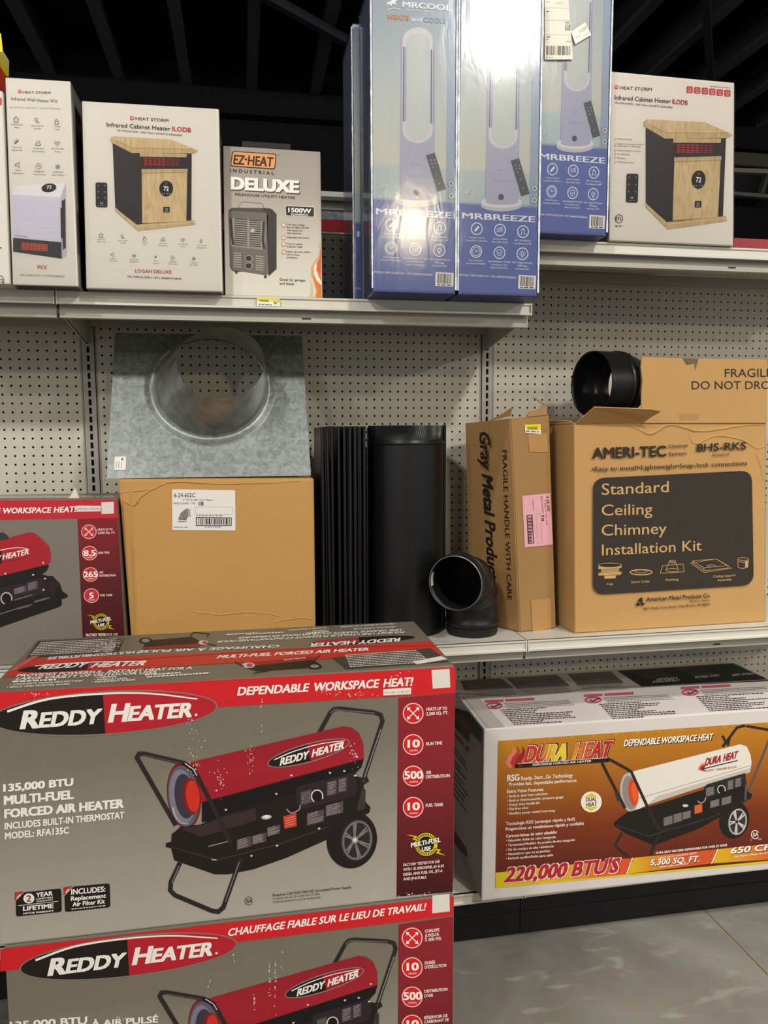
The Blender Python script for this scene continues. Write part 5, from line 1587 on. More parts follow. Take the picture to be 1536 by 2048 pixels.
    p.line([(1135, 908), (1188, 945), (1210, 985)], 6, '#cfc8c4', 11); p.line([(880, 858), (1110, 908)], 5, '#544b4a', 11)
    # logo on the barrel
    p.part('barrel_logo').ell(1896, 846, 262, 58, '#8d8480', 5, -15.5); p.ell(1896, 846, 256, 52, BK, 6, -15.5)
    r = math.radians(-15.5)
    p.poly([(1896+254*math.cos(t_)*math.cos(r)-50*math.sin(t_)*math.sin(r), 846+254*math.cos(t_)*math.sin(r)+50*math.sin(t_)*math.cos(r)) for t_ in [-math.pi/2+math.pi*i/24 for i in range(25)]], '#a01c28', 7)
    p.curve([(1685, 888), (1800, 838), (1960, 792), (2118, 770)], 7, WHT, 8, 4)
    p.text('REDDY', 1718, 924, 1892, 878, 46, WHT, .045, .2, L=9); p.text('HEATER', 1914, 872, 2112, 818, 46, WHT, .045, .2, L=9)
def arrows(p, x, y):
    for sx in (-1, 1):
        p.line([(x-26*sx, y-26), (x+26*sx, y+26)], 6, WHT, 5)
        for e in (-1, 1):
            p.poly([(x+38*sx*e, y+38*e), (x+16*sx*e, y+34*e), (x+34*sx*e, y+14*e)], WHT, 5)
OX = 1321
def spec(p, x, y, n_, s_):
    p.part('spec_icons').ell(x, y, 60, 60, RED, 3); p.ring(x, y, 64, 64, 6, '#f2c9bf', 4)
    if n_:
        wd = 19*len(n_)
        p.text(n_, x-wd+3, y+18, x+wd+3, y+15, 48, WHT, .035); p.text(s_, x-23, y+42, x+27, y+40, 11, '#f2c9bf', .02)
    else:
        arrows(p, x, y)
def wear(p, spots):
    """scuffed-off specks of print"""
    p.part('scuffs')
    for (x, y, sx, sy, n_) in spots:
        for k in range(n_):
            a, b_ = random.gauss(x, sx), random.gauss(y, sy); r = random.uniform(1.5, 5)
            p.poly([(a-r, b_), (a, b_-r*random.uniform(.6, 1.8)), (a+r*random.uniform(.5, 1.6), b_+r*.3), (a, b_+r)], '#d9cdc2', 12)
# ---- upper box
q = [f.P(0, .0004), f.P(BW, .0004), f.P(BW, BH), f.P(0, BH)]
t = thing('heater_box', 'large grey and red 135,000 BTU heater box on top of the floor stack', 'box', q[0], 'forced air heater boxes')
UB = t
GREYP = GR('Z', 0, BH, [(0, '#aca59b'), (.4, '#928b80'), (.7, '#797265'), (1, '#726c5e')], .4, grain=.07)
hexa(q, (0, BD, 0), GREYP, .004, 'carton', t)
p = Pr(f).view(0, 1230, 3.072)
band_bot = lambda x: 655-(x+92)*.0607
p.part('red_band').poly([(-95, 480), (2798, 318), (2798, 478), (-95, 652)], RED, 1)
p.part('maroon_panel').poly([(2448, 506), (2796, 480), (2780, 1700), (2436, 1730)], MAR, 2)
big_logo(p); big_heater(p)
p.part('lettering')
p.text('DEPENDABLE', OX+136, 493, OX+572, 468, 52, WHT, .035, .2); p.text('WORKSPACE', OX+600, 467, OX+1002, 444, 52, WHT, .035, .2); p.text('HEAT!', OX+1032, 442, OX+1210, 432, 52, WHT, .035, .2)
p.text('135,000 BTU', 20, 1084, 452, 1045, 46, WHT, .05); p.text('MULTI-FUEL', 24, 1164, 455, 1126, 54, WHT, .055); p.text('FORCED AIR HEATER', 27, 1246, 762, 1180, 54, WHT, .055)
p.text('INCLUDES BUILT-IN THERMOSTAT', 29, 1316, 764, 1246, 42, WHT, .038); p.text('MODEL: RFA135C', 31, 1376, 425, 1340, 42, WHT, .038)
for (y, n_, s_, ls) in ((603, '', '', (('HEATS UP TO', 1297, 588, 1425), ('3,200 SQ. FT.', 1297, 616, 1432))), (795, '10', 'HOURS', (('RUN TIME', 1297, 800, 1395),)), (988, '500', 'CFM', (('AIR', 1295, 976, 1328), ('DISTRIBUTION', 1295, 1003, 1442))), (1180, '10', 'GALLON', (('FUEL TANK', 1294, 1178, 1402),))):
    spec(p, OX+1217, y, n_, s_)
    p.part('lettering')
    for (l, a, b_, c) in ls:
        p.text(l, OX+a, b_, OX+c, b_-(c-a)*.06, 20, '#f0dcd4', .028)
OY = 1260
multi_fuel(p, OX+1297, OY+148, 72)
p.part('lettering')
for l, a, b_, c, d in (('FACTORY TESTED FOR USE', 1156, 282, 1380, 260), ('WITH 1K KEROSENE, #1 & #2', 1156, 311, 1406, 286), ('DIESEL AND FUEL OIL, JET-A', 1156, 341, 1397, 316), ('AND JP-8 FUELS', 1156, 369, 1297, 357)):
    p.text(l, OX+a, OY+b_, OX+c, OY+d, 17, '#efe0d8', .022)
DG = '#4c463e'
p.text('Requires 120 VOLT/60 HZ Grounded Power Supply', OX+355, OY+468, OX+838, OY+416, 17, DG, .012)
p.text('Complies with UL 733, ANSI A10.10-1998', OX+355, OY+487, OX+640, OY+457, 11, DG, .004); p.text('CAN/CSA-B140.0-03 and CSA B140.8-1967', OX+355, OY+508, OX+648, OY+478, 11, DG, .004)
p.part('approval_mark').ring(OX+207, OY+496, 26, 26, 4, DG, 3, a0=30, a1=330); p.text('SA', OX+192, OY+508, OX+232, OY+504, 24, DG, .02)
p.part('warranty_badges')
p.rrect([(97, OY+448), (376, OY+418), (380, OY+562), (99, OY+592)], 16, BK, 2)
p.poly([(90, OY+443), (152, OY+436), (92, OY+498)], '#a8372f', 3); p.line([(153, OY+436), (93, OY+498)], 3, '#d9b9ac', 4); p.poly([(100, OY+476), (122, OY+452), (130, OY+458), (108, OY+482)], '#e6c0b0', 4)
p.ell(178, OY+480, 34, 31, '#e9e3d8', 3); p.text('2', 163, OY+500, 193, OY+498, 40, '#8f2b34', .02)
p.text('YEAR', 222, OY+472, 325, OY+460, 28, WHT, .03); p.text('LIMITED', 224, OY+489, 327, OY+478, 11, WHT, .02); p.text('WARRANTY', 224, OY+503, 327, OY+492, 9, WHT, .02)
p.line([(113, OY+524), (358, OY+498)], 3, '#e9e3d8', 3)
p.text('LIFETIME', 142, OY+556, 330, OY+537, 28, WHT, .04); p.text('MOTOR WARRANTY', 144, OY+578, 332, OY+560, 11, WHT, .03)
p.rrect([(395, OY+412), (674, OY+387), (678, OY+534), (400, OY+564)], 16, BK, 2)
p.poly([(390, OY+410), (452, OY+403), (392, OY+465)], '#a8372f', 3); p.line([(453, OY+403), (393, OY+465)], 3, '#d9b9ac', 4); p.poly([(400, OY+443), (422, OY+419), (430, OY+425), (408, OY+449)], '#e6c0b0', 4)
p.text('INCLUDES:', 438, OY+456, 648, OY+437, 34, WHT, .028); p.text('Replacement', 436, OY+494, 652, OY+474, 27, WHT, .028); p.text('Air Filter Kit', 446, OY+529, 645, OY+509, 27, WHT, .028); p.bars(440, OY+548, 648, OY+526, 5, WHT)
p.part('sale_sticker').poly([(OX+1033, 455), (OX+1205, 445), (OX+1203, 485), (OX+1033, 493)], M('#e6e1d8', .5), 8); p.text('P/O NO. 51421263', OX+1042, 484, OX+1194, 475, 15, '#7d7770', L=9)
p.part('blank_code_patch').poly([(OX+1330, 338), (OX+1440, 330), (OX+1445, 444), (OX+1337, 452)], M('#dcd6cb', .5), 3)
p.part('corner_tape').poly([(2745, 1120), (2792, 1115), (2785, 1640), (2740, 1640)], M('#7c3434', .2, spec=.6), 0)
wear(p, [(OX+700, 470, 60, 14, 26), (OX+880, 485, 60, 10, 24), (OX+1150, 400, 40, 30, 26), (OX+220, 880, 16, 40, 26), (OX+850, 860, 12, 40, 22), (OX+285, 600, 5, 60, 14), (1190, 800, 25, 60, 26), (1185, 930, 22, 30, 22), (OX+30, 1010, 14, 30, 12), (235, 485, 40, 6, 14), (1350, 1010, 25, 50, 14), (OX+1250, OY+455, 90, 6, 26), (1170, 660, 15, 40, 8)])
up_parts = p.done(t)
# ---- top face of the upper box
ftop = Face((0, 0, 2*BH), (1, 0, 0), (0, 1, 0))
p = Pr(ftop, .0008).view(0, 1230, 3.072); p.clip = (BX+.005, BX+BW-.005, BY+.004, BY+BD-.005)
p.part('top_panels')
p.poly([(150, 272), (1230, 236), (2685, 160), (2790, 238), (1360, 300), (0, 385)], '#c4362c', 1)
p.poly([(190, 165), (640, 140), (745, 150), (735, 225), (160, 268)], '#47423b', 1)
p.poly([(2040, 265), (2645, 205), (2760, 290), (2125, 335)], '#47423b', 2)
p.part('top_lettering')
D2 = '#d8d0c6'
def blk(p, x0, y0, x1, y1, x2, y2, x3, y3, col, n_):
    """speckled block of tiny print between four corners"""
    for k in range(n_):
        a, b_ = random.random(), random.random()
        X = (x0+(x1-x0)*a)*(1-b_)+(x3+(x2-x3)*a)*b_; Y_ = (y0+(y1-y0)*a)*(1-b_)+(y3+(y2-y3)*a)*b_
        p.poly([(X-6, Y_), (X+6, Y_-.4), (X+6, Y_-2.4), (X-6, Y_-2)], col, 3)
for k in range(8):
    y = 165+k*10.5; sk_ = k*9
    p.bars(250-sk_, y+10, 720-k*3, y-14, 4.5, D2, 3, .95)
blk(p, 600, 165, 745, 155, 715, 228, 585, 238, D2, 60)
p.line([(760, 150), (728, 222)], 4, '#2a2622', 4)
for k in range(8):
    p.bars(OX+800+k*4, 252+k*10, OX+1240+k*12, 222+k*10, 4.5, D2, 3, .95)
p.part('top_sticker').poly([(OX+1215, 290), (OX+1390, 255), (OX+1430, 275), (OX+1240, 306)], M('#e0dbd2', .5), 5)
# logo on the near half
p.part('top_logo')
p.ell(505, 315, 400, 27, '#1f1815', 2, -4.2, n=40); p.poly([(535, 338)]+[(505+400*math.cos(a)*.997+27*math.sin(a)*.073, 315-400*math.cos(a)*.073+27*math.sin(a)) for a in [math.radians(82-k*6.5) for k in range(26)]]+[(550, 290)], '#a8303a', 3)
p.text('REDDY', 232, 336, 520, 322, 28, WHT, .04, .3, L=5, up=(14, -29)); p.text('HEATER', 552, 326, 885, 311, 28, WHT, .04, .3, L=5, up=(14, -29))
p.curve([(215, 316), (480, 296), (760, 288), (900, 290)], 5, WHT, 5)
p.part('top_lettering')
p.text('MULTI-FUEL FORCED AIR HEATER', OX+8, 270, OX+945, 221, 19, WHT, .04, .2, up=(7, -19))
p.text('PROVIDES POWERFUL, INSTANT HEAT FOR A', 97, 384, 1180, 336, 17, WHT, .03, .2, up=(8, -17)); p.text('LARGE VARIETY OF OUTDOOR USES', 92, 404, 960, 363, 17, WHT, .03, .2, up=(8, -17))
for l, a, b_, c, d in (('• CONCRETE FREEZE PROTECTION', 60, 436, 505, 412), ('• BRICK AND MORTAR WORK', 40, 452, 430, 432), ('• FARMING', 590, 392, 715, 386), ('• AGRICULTURAL', 575, 406, 785, 397), ('• EQUIPMENT SHEDS', 560, 421, 830, 406)):
    p.text(l, a, b_, c, d, 10, WHT, .03, up=(5, -10))
p.bars(75, 418, 345, 405, 9, WHT, 6, .95); p.bars(890, 376, 1110, 362, 8, WHT, 6, .95); p.bars(900, 389, 1290, 363, 8, WHT, 6, .95)
# far half is printed upside down
def flip(s_, x0, y0, x1, y1, h, b=.03):
    p.text(s_, x0, y0, x1, y1, h, WHT, b, L=5, up=(-6, h))
flip('CHAUFFAGE À AIR PULSÉ', OX+400, 187, 850, 222, 15); flip('MULTICOMBUSTIBLES', 830, 224, 300, 262, 15)
flip('FOURNIT UNE CHALEUR PUISSANTE ET INSTANTANÉE POUR', OX+1165, 102, OX+20, 162, 11); flip('UNE GRANDE VARIÉTÉ D\'UTILISATIONS EXTÉRIEURES', OX+1150, 88, OX+150, 138, 11)
for l, a, b_, c, d in (('• TRAVAUX DE BRIQUE ET DE MORTIER', 1115, 52, 775, 72), ('• PROTECTION CONTRE LE GEL', 1120, 70, 850, 86), ('• HANGARS À ÉQUIPEMENT', 700, 76, 455, 92), ('• AGRICOLE', 700, 92, 600, 99)):
    p.text(l, OX+a, b_, OX+c, d, 7, WHT, .02, L=5, up=(-5, 8))
for (x0, y0, x1, y1) in ((190, 124, 420, 112), (70, 126, 260, 116), (560, 118, 700, 108)):
    p.bars(OX+x0, y0, OX+x1, y1, 6, WHT, 6, .95)
p.part('top_logo')
p.ell(OX+905, 158, 325, 20, '#1f1815', 2, -3.6, n=40); p.poly([(OX+620, 160), (OX+880, 140), (OX+890, 172), (OX+600, 186)], '#a8303a', 3)
flip('REDDY', OX+1140, 143, OX+885, 160, 22, .04); flip('HEATER', OX+865, 160, OX+585, 178, 22, .04)
p.part('top_heater_pictures')
def mini(p, pts_, wheel, glow):
    p.poly(pts_[0], '#8e2a26', 2); p.poly(pts_[1], '#221b19', 3)
    p.ell(*wheel, '#221b19', 4); p.ell(wheel[0], wheel[1], wheel[2]*.6, wheel[3]*.6, '#8a8390', 5); p.ell(*glow, '#c9c6cc', 4); p.ell(glow[0]+8, glow[1], glow[2]*.5, glow[3]*.7, '#d0402a', 5)
mini(p, [[(OX+200, 296), (OX+560, 258), (OX+620, 262), (OX+620, 282), (OX+240, 322)], [(OX+185, 326), (OX+260, 312), (OX+600, 278), (OX+640, 300), (OX+560, 328), (OX+260, 348)]], (OX+612, 318, 45, 17), (OX+205, 312, 40, 17))
p.line([(OX+120, 288), (OX+180, 320)], 6, '#221b19', 4); p.line([(OX+645, 250), (OX+590, 300)], 6, '#221b19', 4); p.line([(OX+240, 360), (OX+330, 345)], 5, '#221b19', 4)
mini(p, [[(880, 212), (870, 200), (1220, 168), (1250, 180), (1210, 200)], [(880, 200), (900, 160), (1180, 135), (1230, 165), (1200, 178)]], (895, 160, 42, 18), (1250, 172, 30, 14))
p.line([(1170, 130), (1190, 108), (1285, 118), (1270, 135)], 5, '#221b19', 4); p.line([(1260, 175), (1330, 190)], 5, '#221b19', 4)
p.text('REDDY HEATER', OX+420, 282, OX+560, 268, 6, WHT, .03, L=5)
p.part('seam').line([(50, 330), (700, 285), (OX+0, 243), (OX+700, 200), (2720, 190)], 2.5, '#5a2a22', 4)
p.part('clear_tape').poly([(35, 345), (200, 255), (245, 252), (90, 345)], M('#c46a5c', .15, spec=.7), 6)
p.done(t)

# ---- lower box: same cartons, French side
t = thing('heater_box', 'lower large heater box of the floor stack, showing its French print', 'box', (BX, BY, 0), 'forced air heater boxes')
LX = .008
f0 = front(BX+LX, BY, BA, 0)
q = [f0.P(0, .0004), f0.P(BW-LX+.002, .0004), f0.P(BW-LX+.002, BH-.0006), f0.P(0, BH-.0006)]
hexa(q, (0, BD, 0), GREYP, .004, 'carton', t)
# shared artwork: same meshes as above, one carton lower
for nm in ('heater_picture', 'barrel_logo', 'logo'):
    for src in up_parts[nm]:
        c = src.copy(); COL.objects.link(c)
        if nm == 'barrel_logo':
            c.parent = pic
        else:
            c.parent = t; c.location = (.026, 0, 0)
        if nm == 'heater_picture':
            pic = c
p = Pr(f0).view(0, 1640, 3.072)
p.part('red_band').poly([(2, 792), (OX+1465, 468), (OX+1463, 585), (2, 930)], RED, 1)
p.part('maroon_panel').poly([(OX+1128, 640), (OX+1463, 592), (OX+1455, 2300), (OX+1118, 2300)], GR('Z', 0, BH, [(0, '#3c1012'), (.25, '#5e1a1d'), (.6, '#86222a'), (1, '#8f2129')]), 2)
p.part('lettering').text('CHAUFFAGE FIABLE SUR LE LIEU DE TRAVAIL!', OX+76, 712, OX+1290, 552, 46, WHT, .03, .2)
for y, n_, s_, ls in ((723, '', '', (('CHAUFFE', 1289, 690, 1378), ("JUSQU'À", 1289, 717, 1376), ('3 200 PI2.', 1289, 744, 1392))), (905, '10', 'HEURES', (('DURÉE', 1288, 886, 1352), ("D'EXÉCUTION", 1288, 912, 1420))), (1085, '500', 'PI3/MIN', (('DISTRIBUTION', 1286, 1060, 1428), ("D'AIR", 1286, 1088, 1340))), (1258, '10', 'GALLON', (('RÉSERVOIR DE', 1284, 1222, 1428), ('CARBURANT DE', 1284, 1248, 1436)))):
    spec(p, OX+1211, y, n_, s_); p.part('lettering')
    for l, a, b_, c in ls:
        p.text(l, OX+a, b_, OX+c, b_-(c-a)*.1, 19, '#f0dcd4', .028)
p.text('135,000 BTU', 60, 1285, 537, 1250, 48, WHT, .035); p.text('À AIR PULSÉ', 560, 1270, 973, 1240, 40, WHT, .035)
p.part('blank_code_patch').poly([(OX+1335, 462), (OX+1440, 452), (OX+1442, 560), (OX+1334, 572)], M('#dcd6cb', .5), 3)
wear(p, [(OX+335, 960, 4, 70, 24), (OX+370, 1000, 4, 80, 30), (OX+240, 1120, 4, 40, 16), (OX+410, 900, 4, 50, 10), (OX+115, 840, 3, 50, 8), (1280, 1000, 5, 20, 8), (740, 1225, 14, 14, 20)])
p.done(t)

# ================================================================== ORANGE KEROSENE HEATER BOX ON THE BASE SHELF
DX, DYy, DA, DW, DD, DH = 1.0784, -.4333, -.0133, 1.0602, .42, .5072
f = front(DX, DYy, DA, ZB+.0012)
q = quad_px(f, [(963, 1804), (1700, 1710), (1700, 1406), (968, 1458)], ZB+.0012)
q[1] = f.P(DW, 0); q[2] = f.P(DW, q[3].z-f.O.z)
DH = q[3].z-q[0].z
t = thing('heater_box', 'white carton with orange kerosene heater print on the base shelf at right', 'box', q[0], 'forced air heater boxes')
WC = M('#d3cbc8', .5, spec=.35, bump=.05, bscale=40)
hexa(q, (DD*math.sin(-DA), DD, 0), WC, .005, 'carton', t)
p = Pr(f).view(900, 1280, 2.415)
O1 = GR('Z', .06, DH-.03, [(0, '#5a1f16'), (.35, '#7c3416'), (.7, '#a5641c'), (1, '#bd801f')], grain=.08)
p.part('orange_panel').poly([(232, 487), (1900, 372), (1900, 1040), (218, 1190)], O1, 1)
for k in range(14):
    x = 380+k*105
    p.ell(x, 484-k*7.2, 9, 7, '#c78a2a', 2, n=10)
RY_ = GR('X', .10, .33, [(0, '#c3202a'), (.3, '#c8342a'), (.5, '#e6c52c'), (.62, '#e8d02e'), (.78, '#d8742a'), (1, '#b8242c')])
def flame(p, x, y, s):
    for k, (dx, c) in enumerate(((0, '#d97a68'), (.35, '#b8342c'), (.7, '#8e1f22'))):
        X = x+dx*s
        p.poly([(X, y), (X-.28*s, y-.35*s), (X-.1*s, y-.8*s), (X+.25*s, y-1.15*s), (X+.2*s, y-1.6*s), (X+.45*s, y-1.25*s), (X+.4*s, y-.85*s), (X+.15*s, y-.45*s), (X+.3*s, y-.1*s)], c, 4+k)
p.part('logo'); flame(p, 285, 618, 68)
for (s_, a, b_, c, d) in (('DURA', 352, 590, 560, 577), ('HEAT', 588, 576, 770, 563)):
    p.text(s_, a-1, b_+2, c+5, d+2, 84, '#3a120f', .1, .28, L=5); p.text(s_, a, b_, c, d, 80, '#f1e2c4', .075, .28, L=6); p.text(s_, a+1, b_-1, c-1, d-1, 78, RY_, .05, .28, L=8)
p.line([(318, 608), (765, 578)], 22, BK, 6); p.ell(320, 608, 7, 11, BK, 6); p.ell(764, 578, 7, 11, BK, 6)
p.line([(325, 597), (760, 568)], 3, '#cfc6ba', 7)
p.text('KEROSENE FORCED AIR HEATER', 398, 607, 681, 588, 10, WHT, .02, .2, L=8)
p.part('lettering').text('DEPENDABLE WORKSPACE HEAT', 842, 517, 1270, 485, 32, '#3a1c10', .03, .2, L=5); p.text('DEPENDABLE WORKSPACE HEAT', 838, 513, 1266, 481, 32, WHT, .03, .2, L=6)
p.view(900, 1500, 2.415)
for l, a, b_, c, d, h_, bb in (('RSG', 276, 150, 335, 145, 31, .03), ('Ready...Start...Go Technology', 343, 145, 592, 129, 19, .015), ('Provides fast, dependable performance', 285, 173, 610, 153, 17, .015), ('Extra Value Features:', 275, 207, 452, 196, 16, .02),
    ('• Built-in dual heat selection', 275, 229, 470, 215, 12, .015), ('• Built-in thermostat/Air pressure gauge', 275, 250, 547, 231, 12, .015), ('• Heavy duty handle kit', 275, 270, 432, 259, 12, .015), ('• Flat-free tires', 275, 290, 377, 283, 12, .015), ('• Auxiliary power outlet/Cord wrap', 275, 312, 507, 296, 12, .015),
    ('Tecnología RSG (arranque rápido y fácil)', 270, 363, 602, 339, 16, .015), ('Proporciona un rendimiento rápido y confiable', 268, 389, 646, 360, 16, .015), ('Características de valor añadido:', 270, 422, 516, 402, 15, .02),
    ('• Selección doble de calor integrada', 270, 443, 510, 424, 12, .015), ('• Termostato/Medidor de presión de aire integrado', 270, 465, 603, 438, 12, .015), ('• Kit de manijas de alta resistencia', 270, 487, 500, 468, 12, .015), ('• Neumáticos que no se pinchan', 270, 508, 482, 491, 12, .015), ('• Enchufe auxiliar/Rollo para cable', 270, 529, 498, 511, 12, .015)):
    p.text(l, a, b_, c, d, h_, WHT, bb)
p.part('dual_heat_badge').ell(682, 250, 50, 50, '#ece6d8', 3); p.ring(682, 250, 50, 50, 4, '#f6f2e6', 4)
p.poly([(650, 228), (682, 205), (714, 226)], '#dcc63a', 4); p.poly([(650, 276), (682, 296), (714, 273)], '#dcc63a', 4)
p.text('DUAL', 656, 248, 708, 245, 19, '#6a1c22', .03); p.text('HEAT', 656, 273, 709, 269, 19, '#2b1b14', .03)
p.part('heater_picture')
p.line([(1316, -15), (1330, -35), (1385, -108), (1420, -118), (1640, -80), (1560, 40)], 13, TUBE, 2); p.line([(1540, -50), (1430, 225)], 12, '#5a5150', 2)
p.line([(1315, -70), (1335, -30)], 12, TUBE, 3); p.line([(1350, -60), (1340, -20)], 12, TUBE, 3)
p.poly([(850, 115), (900, 98), (1400, -28), (1432, -18), (1450, 20), (1456, 60), (1448, 108), (1225, 175), (950, 266), (885, 297), (835, 250), (825, 175)], '#e2dcd2', 3)
p.poly([(1225, 175), (1448, 108), (1452, 85), (1000, 222), (950, 266)], '#c2bab0', 4)
p.line([(905, 235), (1450, 75)], 3, '#a39b90', 5)
p.ell(866, 205, 44, 94, '#b9b2ac', 5, -6); p.ell(868, 205, 36, 82, '#8b8582', 6, -6); p.ell(885, 203, 24, 64, '#d8431f', 7, -6); p.ell(890, 203, 14, 46, '#e0602c', 8, -6)
p.poly([(792, 350), (820, 325), (860, 297), (1000, 262), (1225, 190), (1430, 150), (1436, 200), (1458, 212), (1455, 232), (1300, 325), (1200, 380), (985, 460), (850, 405), (818, 382), (792, 365)], '#1c1917', 5)
p.line([(800, 362), (960, 415), (1260, 325), (1440, 235)], 4, '#3d3836', 6)
p.poly([(1225, 180), (1240, 165), (1425, 110), (1430, 160), (1235, 232)], '#2a2625', 6)
for (a, b_, c, d) in ((1235, 178, 1275, 220), (1340, 145, 1368, 190), (1376, 135, 1405, 178), (1255, 240, 1300, 275), (1310, 225, 1358, 262), (1030, 320, 1075, 362), (1078, 305, 1120, 348), (1122, 295, 1162, 332)):
    sl_ = (c-a)*.28
    p.poly([(a, b_+sl_*.5), (c, b_-sl_*.5), (c, d-sl_*.5), (a, d+sl_*.5)], '#5d5753', 7)
    for k in range(5):
        yy = b_+sl_*.5+(d-b_)*(k+.6)/5.6
        p.line([(a+3, yy), (c-4, yy-sl_*.85)], 2, '#a09992', 8)
p.ell(1310, 190, 15, 17, '#171413', 7); p.ring(1310, 190, 20, 22, 4, '#d9d4d2', 8, a0=120, a1=385)
p.poly([(1180, 268), (1217, 258), (1217, 300), (1180, 308)], '#d4602c', 7); p.ell(1136, 268, 14, 7, '#cfc8c0', 7)
p.curve([(1195, 245), (1210, 255), (1228, 245), (1235, 228)], 4, '#b9b1aa', 8)
p.ell(1372, 338, 72, 90, '#1f1b1a', 8, 12, n=40); p.ell(1386, 345, 46, 66, '#332e2c', 9, 10, n=32); p.ring(1388, 346, 44, 64, 7, '#b5b0ac', 10, 10)
for k in range(5):
    a = math.radians(30+72*k)
    for d in (-.12, .12):
        p.line([(1384+7*math.cos(a+d), 345+8*math.sin(a+d)), (1388+40*math.cos(a+d), 346+58*math.sin(a+d))], 6, '#d0cbc7', 11)
p.line([(1425, 250), (1430, 155)], 10, '#5a5150', 6)
p.line([(830, 398), (800, 455), (805, 470), (870, 522)], 12, TUBE, 3); p.line([(1012, 402), (965, 510)], 13, TUBE, 6)
p.line([(732, 60), (845, 280)], 14, TUBE, 9); p.line([(765, 42), (850, 88), (875, 105), (995, 365), (1025, 385), (1110, 372)], 14, TUBE, 9); p.line([(800, 200), (815, 245)], 14, '#3b3432', 10)
p.part('barrel_logo'); flame(p, 1204, 100, 26)
for (s_, a, b_, c, d) in (('DURA', 1228, 76, 1306, 57), ('HEAT', 1316, 55, 1384, 38)):
    p.text(s_, a, b_, c, d, 34, '#3a120f', .06, .28, L=6); p.text(s_, a, b_, c, d, 33, GR('X', .4, .5, [(0, '#b8242c'), (.4, '#e0a02a'), (.6, '#e8d02e'), (1, '#b8242c')]), .02, .28, L=7)
p.line([(1215, 92), (1388, 50)], 5, BK, 6); p.text("180,000 / 220,000 BTU'S", 1222, 106, 1383, 86, 10, '#a32a30', .02)
p.part('approval_mark').ring(1473, 408, 20, 22, 4, WHT, 4, a0=30, a1=330); p.text('SA', 1462, 417, 1488, 414, 18, WHT, .02); p.text('C', 1450, 437, 1457, 437, 7, WHT); p.text('US', 1488, 434, 1504, 432, 7, WHT)
p.part('spec_band')
p.poly([(219, 592), (880, 520), (848, 600), (219, 663)], GR('X', .09, .42, [(0, '#d8bf1c'), (.5, '#dfa822'), (.8, '#d9662a'), (1, '#d4542a')]), 3)
p.poly([(888, 520), (1290, 478), (1258, 548), (856, 598)], GR('X', .42, .62, [(0, '#dcc22a'), (.45, '#d8901f'), (1, '#d0562a')]), 3)
p.poly([(1298, 478), (1900, 415), (1900, 505), (1266, 547)], GR('X', .62, .9, [(0, '#e2c42a'), (.5, '#d8a51f'), (1, '#d0662a')]), 3)
p.poly([(219, 663), (848, 600), (1900, 500), (1900, 512), (219, 667)], '#d9c21f', 3)
p.line([(882, 520), (852, 599)], 5, '#f2ead8', 4); p.line([(1294, 477), (1262, 548)], 5, '#f2ead8', 4)
p.part('spec_lettering')
p.text("220,000 BTU'S", 256, 641, 815, 592, 74, '#5a130f', .07, .28, L=4); p.text("220,000 BTU'S", 256, 639, 812, 590, 73, '#f3dcc8', .08, .28, L=6); p.text("220,000 BTU'S", 258, 637, 808, 588, 70, '#b02436', .045, .28, L=8)
p.text('5,300 SQ. FT.', 966, 560, 1205, 540, 29, '#7a2a12', .06, .25, L=5); p.text('5,300 SQ. FT.', 965, 557, 1203, 537, 29, WHT, .03, .25, L=7)
p.text('650 CFM', 1354, 503, 1590, 480, 30, '#7a2a12', .06, .25, L=5); p.text('650 CFM', 1352, 500, 1588, 477, 30, WHT, .03, .25, L=7)
p.text('HEATS UP TO / CALIENTA HASTA', 1008, 525, 1190, 500, 8, WHT, .02, .2); p.text('Heats / pies cuadrados', 1010, 567, 1150, 550, 8, WHT, .02); p.text('Air Flow / Flujo de aire', 1372, 518, 1540, 498, 9, WHT, .015)
p.text('DURA HEAT HEATERS: DEPENDABLE FOR OVER 35 YEARS', 992, 502, 1337, 463, 11, WHT, .03, .15)
p.done(t)
# left side print
fs = Face(q[0], (math.sin(DA), -math.cos(DA), 0), (0, 0, 1))
p = Pr(fs, .0009).view(900, 1280, 2.415); p.clip = (-DD+.01, -.006, .008, DH-.006)
p.view(900, 1420, 9.067)
p.part('side_print').poly([(60, -40), (330, -20), (612, 345), (575, 610), (375, 400), (348, 600), (60, 280)], '#14110f', 2)
p.poly([(60, 40), (190, 45), (225, 60), (400, 275), (355, 470), (60, 150)], '#4a1420', 3)
p.poly([(100, 60), (180, 130), (165, 200), (100, 140)], '#6e2030', 4); p.poly([(215, 160), (290, 240), (275, 320), (205, 240)], '#6e2030', 4)
p.poly([(60, 350), (265, 592), (245, 672), (60, 440)], '#7a1e2a', 3); p.poly([(282, 612), (368, 690), (340, 790), (268, 702)], '#7a1e2a', 3)
for (x0, y0, x1, y1) in ((60, 640, 290, 970), (60, 720, 315, 1080), (60, 890, 200, 1080), (60, 975, 300, 1270), (60, 1100, 250, 1340), (60, 1180, 330, 1560), (60, 1290, 280, 1590), (60, 1390, 260, 1660), (60, 1500, 310, 1850)):
    p.line([(x0, y0), (x1, y1)], 22, '#1c1714', 2)
p.poly([(60, 2150), (300, 2500), (330, 2700), (60, 2400)], '#5a2530', 2)
p.part('shaded_side_paper').poly([(20, -60), (618, 350), (570, 3420), (20, 2900)], M('#8b8380', .55), 0)  # side paper toned down to carry the shade on this wall
p.done(t)
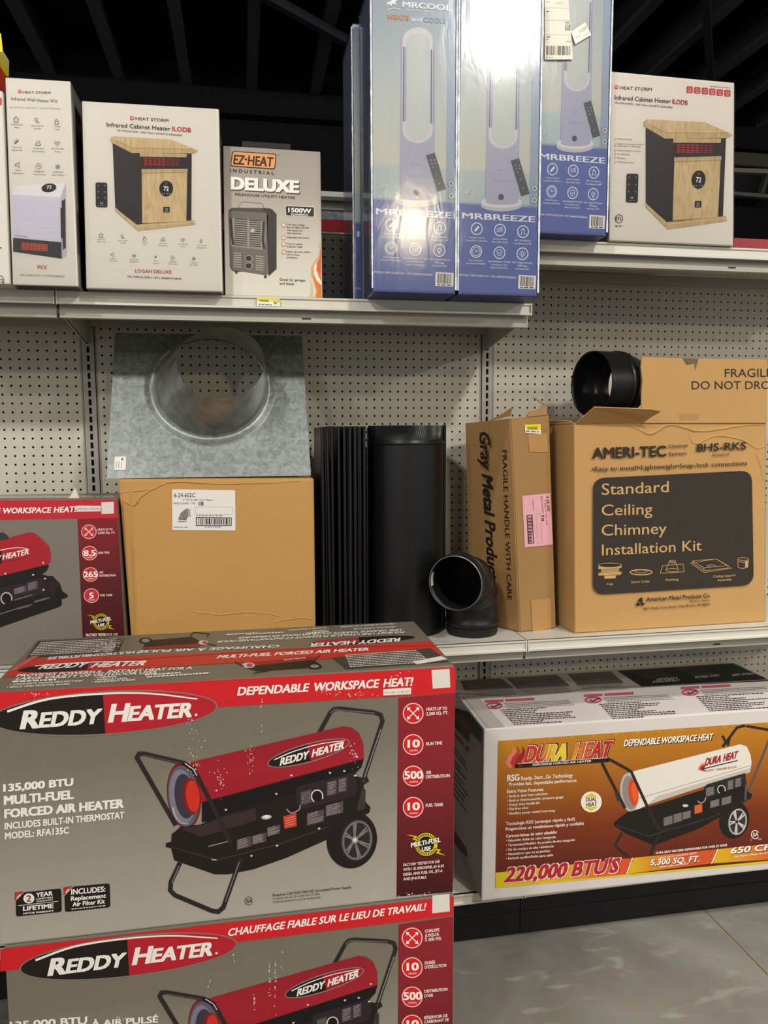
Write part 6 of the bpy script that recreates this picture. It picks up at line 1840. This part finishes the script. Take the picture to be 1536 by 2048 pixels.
# top print
ftp = Face((0, 0, q[3].z), (1, 0, 0), (0, 1, 0))
p = Pr(ftp, .0009).view(900, 1300, 2.415); p.clip = (DX+.006, DX+DW-.006, DYy-.008, DYy+DD-.008)
G_ = '#6f6a66'; PK = '#c0566a'
p.part('black_panel').poly([(778, 82), (1340, 48), (1560, 150), (930, 180)], '#1d1b1a', 1)
for (l1, l2, x0, x1, y) in (('TYPIQUES', 'UTILISATIONS', 985, 1110, 150), ('USOS TÍPICOS', '', 1170, 1310, 138), ('TYPICAL USES', '', 1350, 1485, 128)):
    p.text(l1, x1-8, y-19, x0+15, y-10, 10, '#cfcac4', .04, L=4, up=(-4, 10))
    if l2:
        p.text(l2, x1, y-7, x0-5, y+2, 8, '#cfcac4', .04, L=4, up=(-4, 9))
for k in range(10):
    p.bars(850+k*9, 95+k*5, 1000+k*10, 88+k*5, 2, '#6a6561', 4); p.bars(1080+k*9, 82+k*5, 1200+k*10, 74+k*5, 2, '#6a6561', 4)
p.part('grey_panels')
for (a, b_, c, d) in ((32, 120, 240, 185), (250, 105, 510, 175), (545, 92, 770, 160)):
    p.poly([(a, b_+8), (c-20, b_-4), (c+70, d), (a+40 if a < 100 else a+75, d+12)], '#5f5a57', 1)
    for k in range(9):
        y = b_+6+k*(d-b_)/8
        p.bars(a+10+k*7, y+3, c-10+k*9, y-8, 2.6, '#9a948f', 3, .9)
    for k in range(5):
        y = d+14+k*6
        p.bars((a+70)+k*10, y, c+50+k*9, y-12, 2.6, '#9f9994', 3, .95)
    p.bars(a+80, d+45, c+80, d+30, 2.2, '#b98a8f', 3)
p.part('feature_print')
for (x, y) in ((213, 270), (692, 242), (1160, 205)):
    p.ring(x, y, 41, 17, 9, PK, 3); p.line([(x-14, y), (x-2, y+7), (x+30, y-8)], 5, '#2a2422', 4)
    p.poly([(x-45, y-26), (x+45, y-30), (x+45, y-19), (x-45, y-14)], PK, 3); p.poly([(x+55, y-31), (x+195, y-38), (x+195, y-27), (x+55, y-20)], PK, 3)
    for k in range(4):
        p.bars(x+50+k*6, y-8+k*7, x+360+k*10, y-24+k*7, 3, '#8a8480', 3, .85)
    for k in range(9):
        L_ = random.uniform(150, 330)
        p.bars(x+30+k*8, y+24+k*8.5, x+30+k*8+L_, y+24+k*8.5-L_*.055, 4, '#3a3532', 3, .85)
p.part('flap_seam').line([(30, 210), (300, 226), (560, 205), (700, 180), (930, 180), (1536, 145)], 3, '#8f8884', 4)
p.part('packing_tape').poly([(60, 225), (130, 222), (265, 372), (180, 378)], M('#beb5b0', .2, spec=.6), 5)
p.done(t)
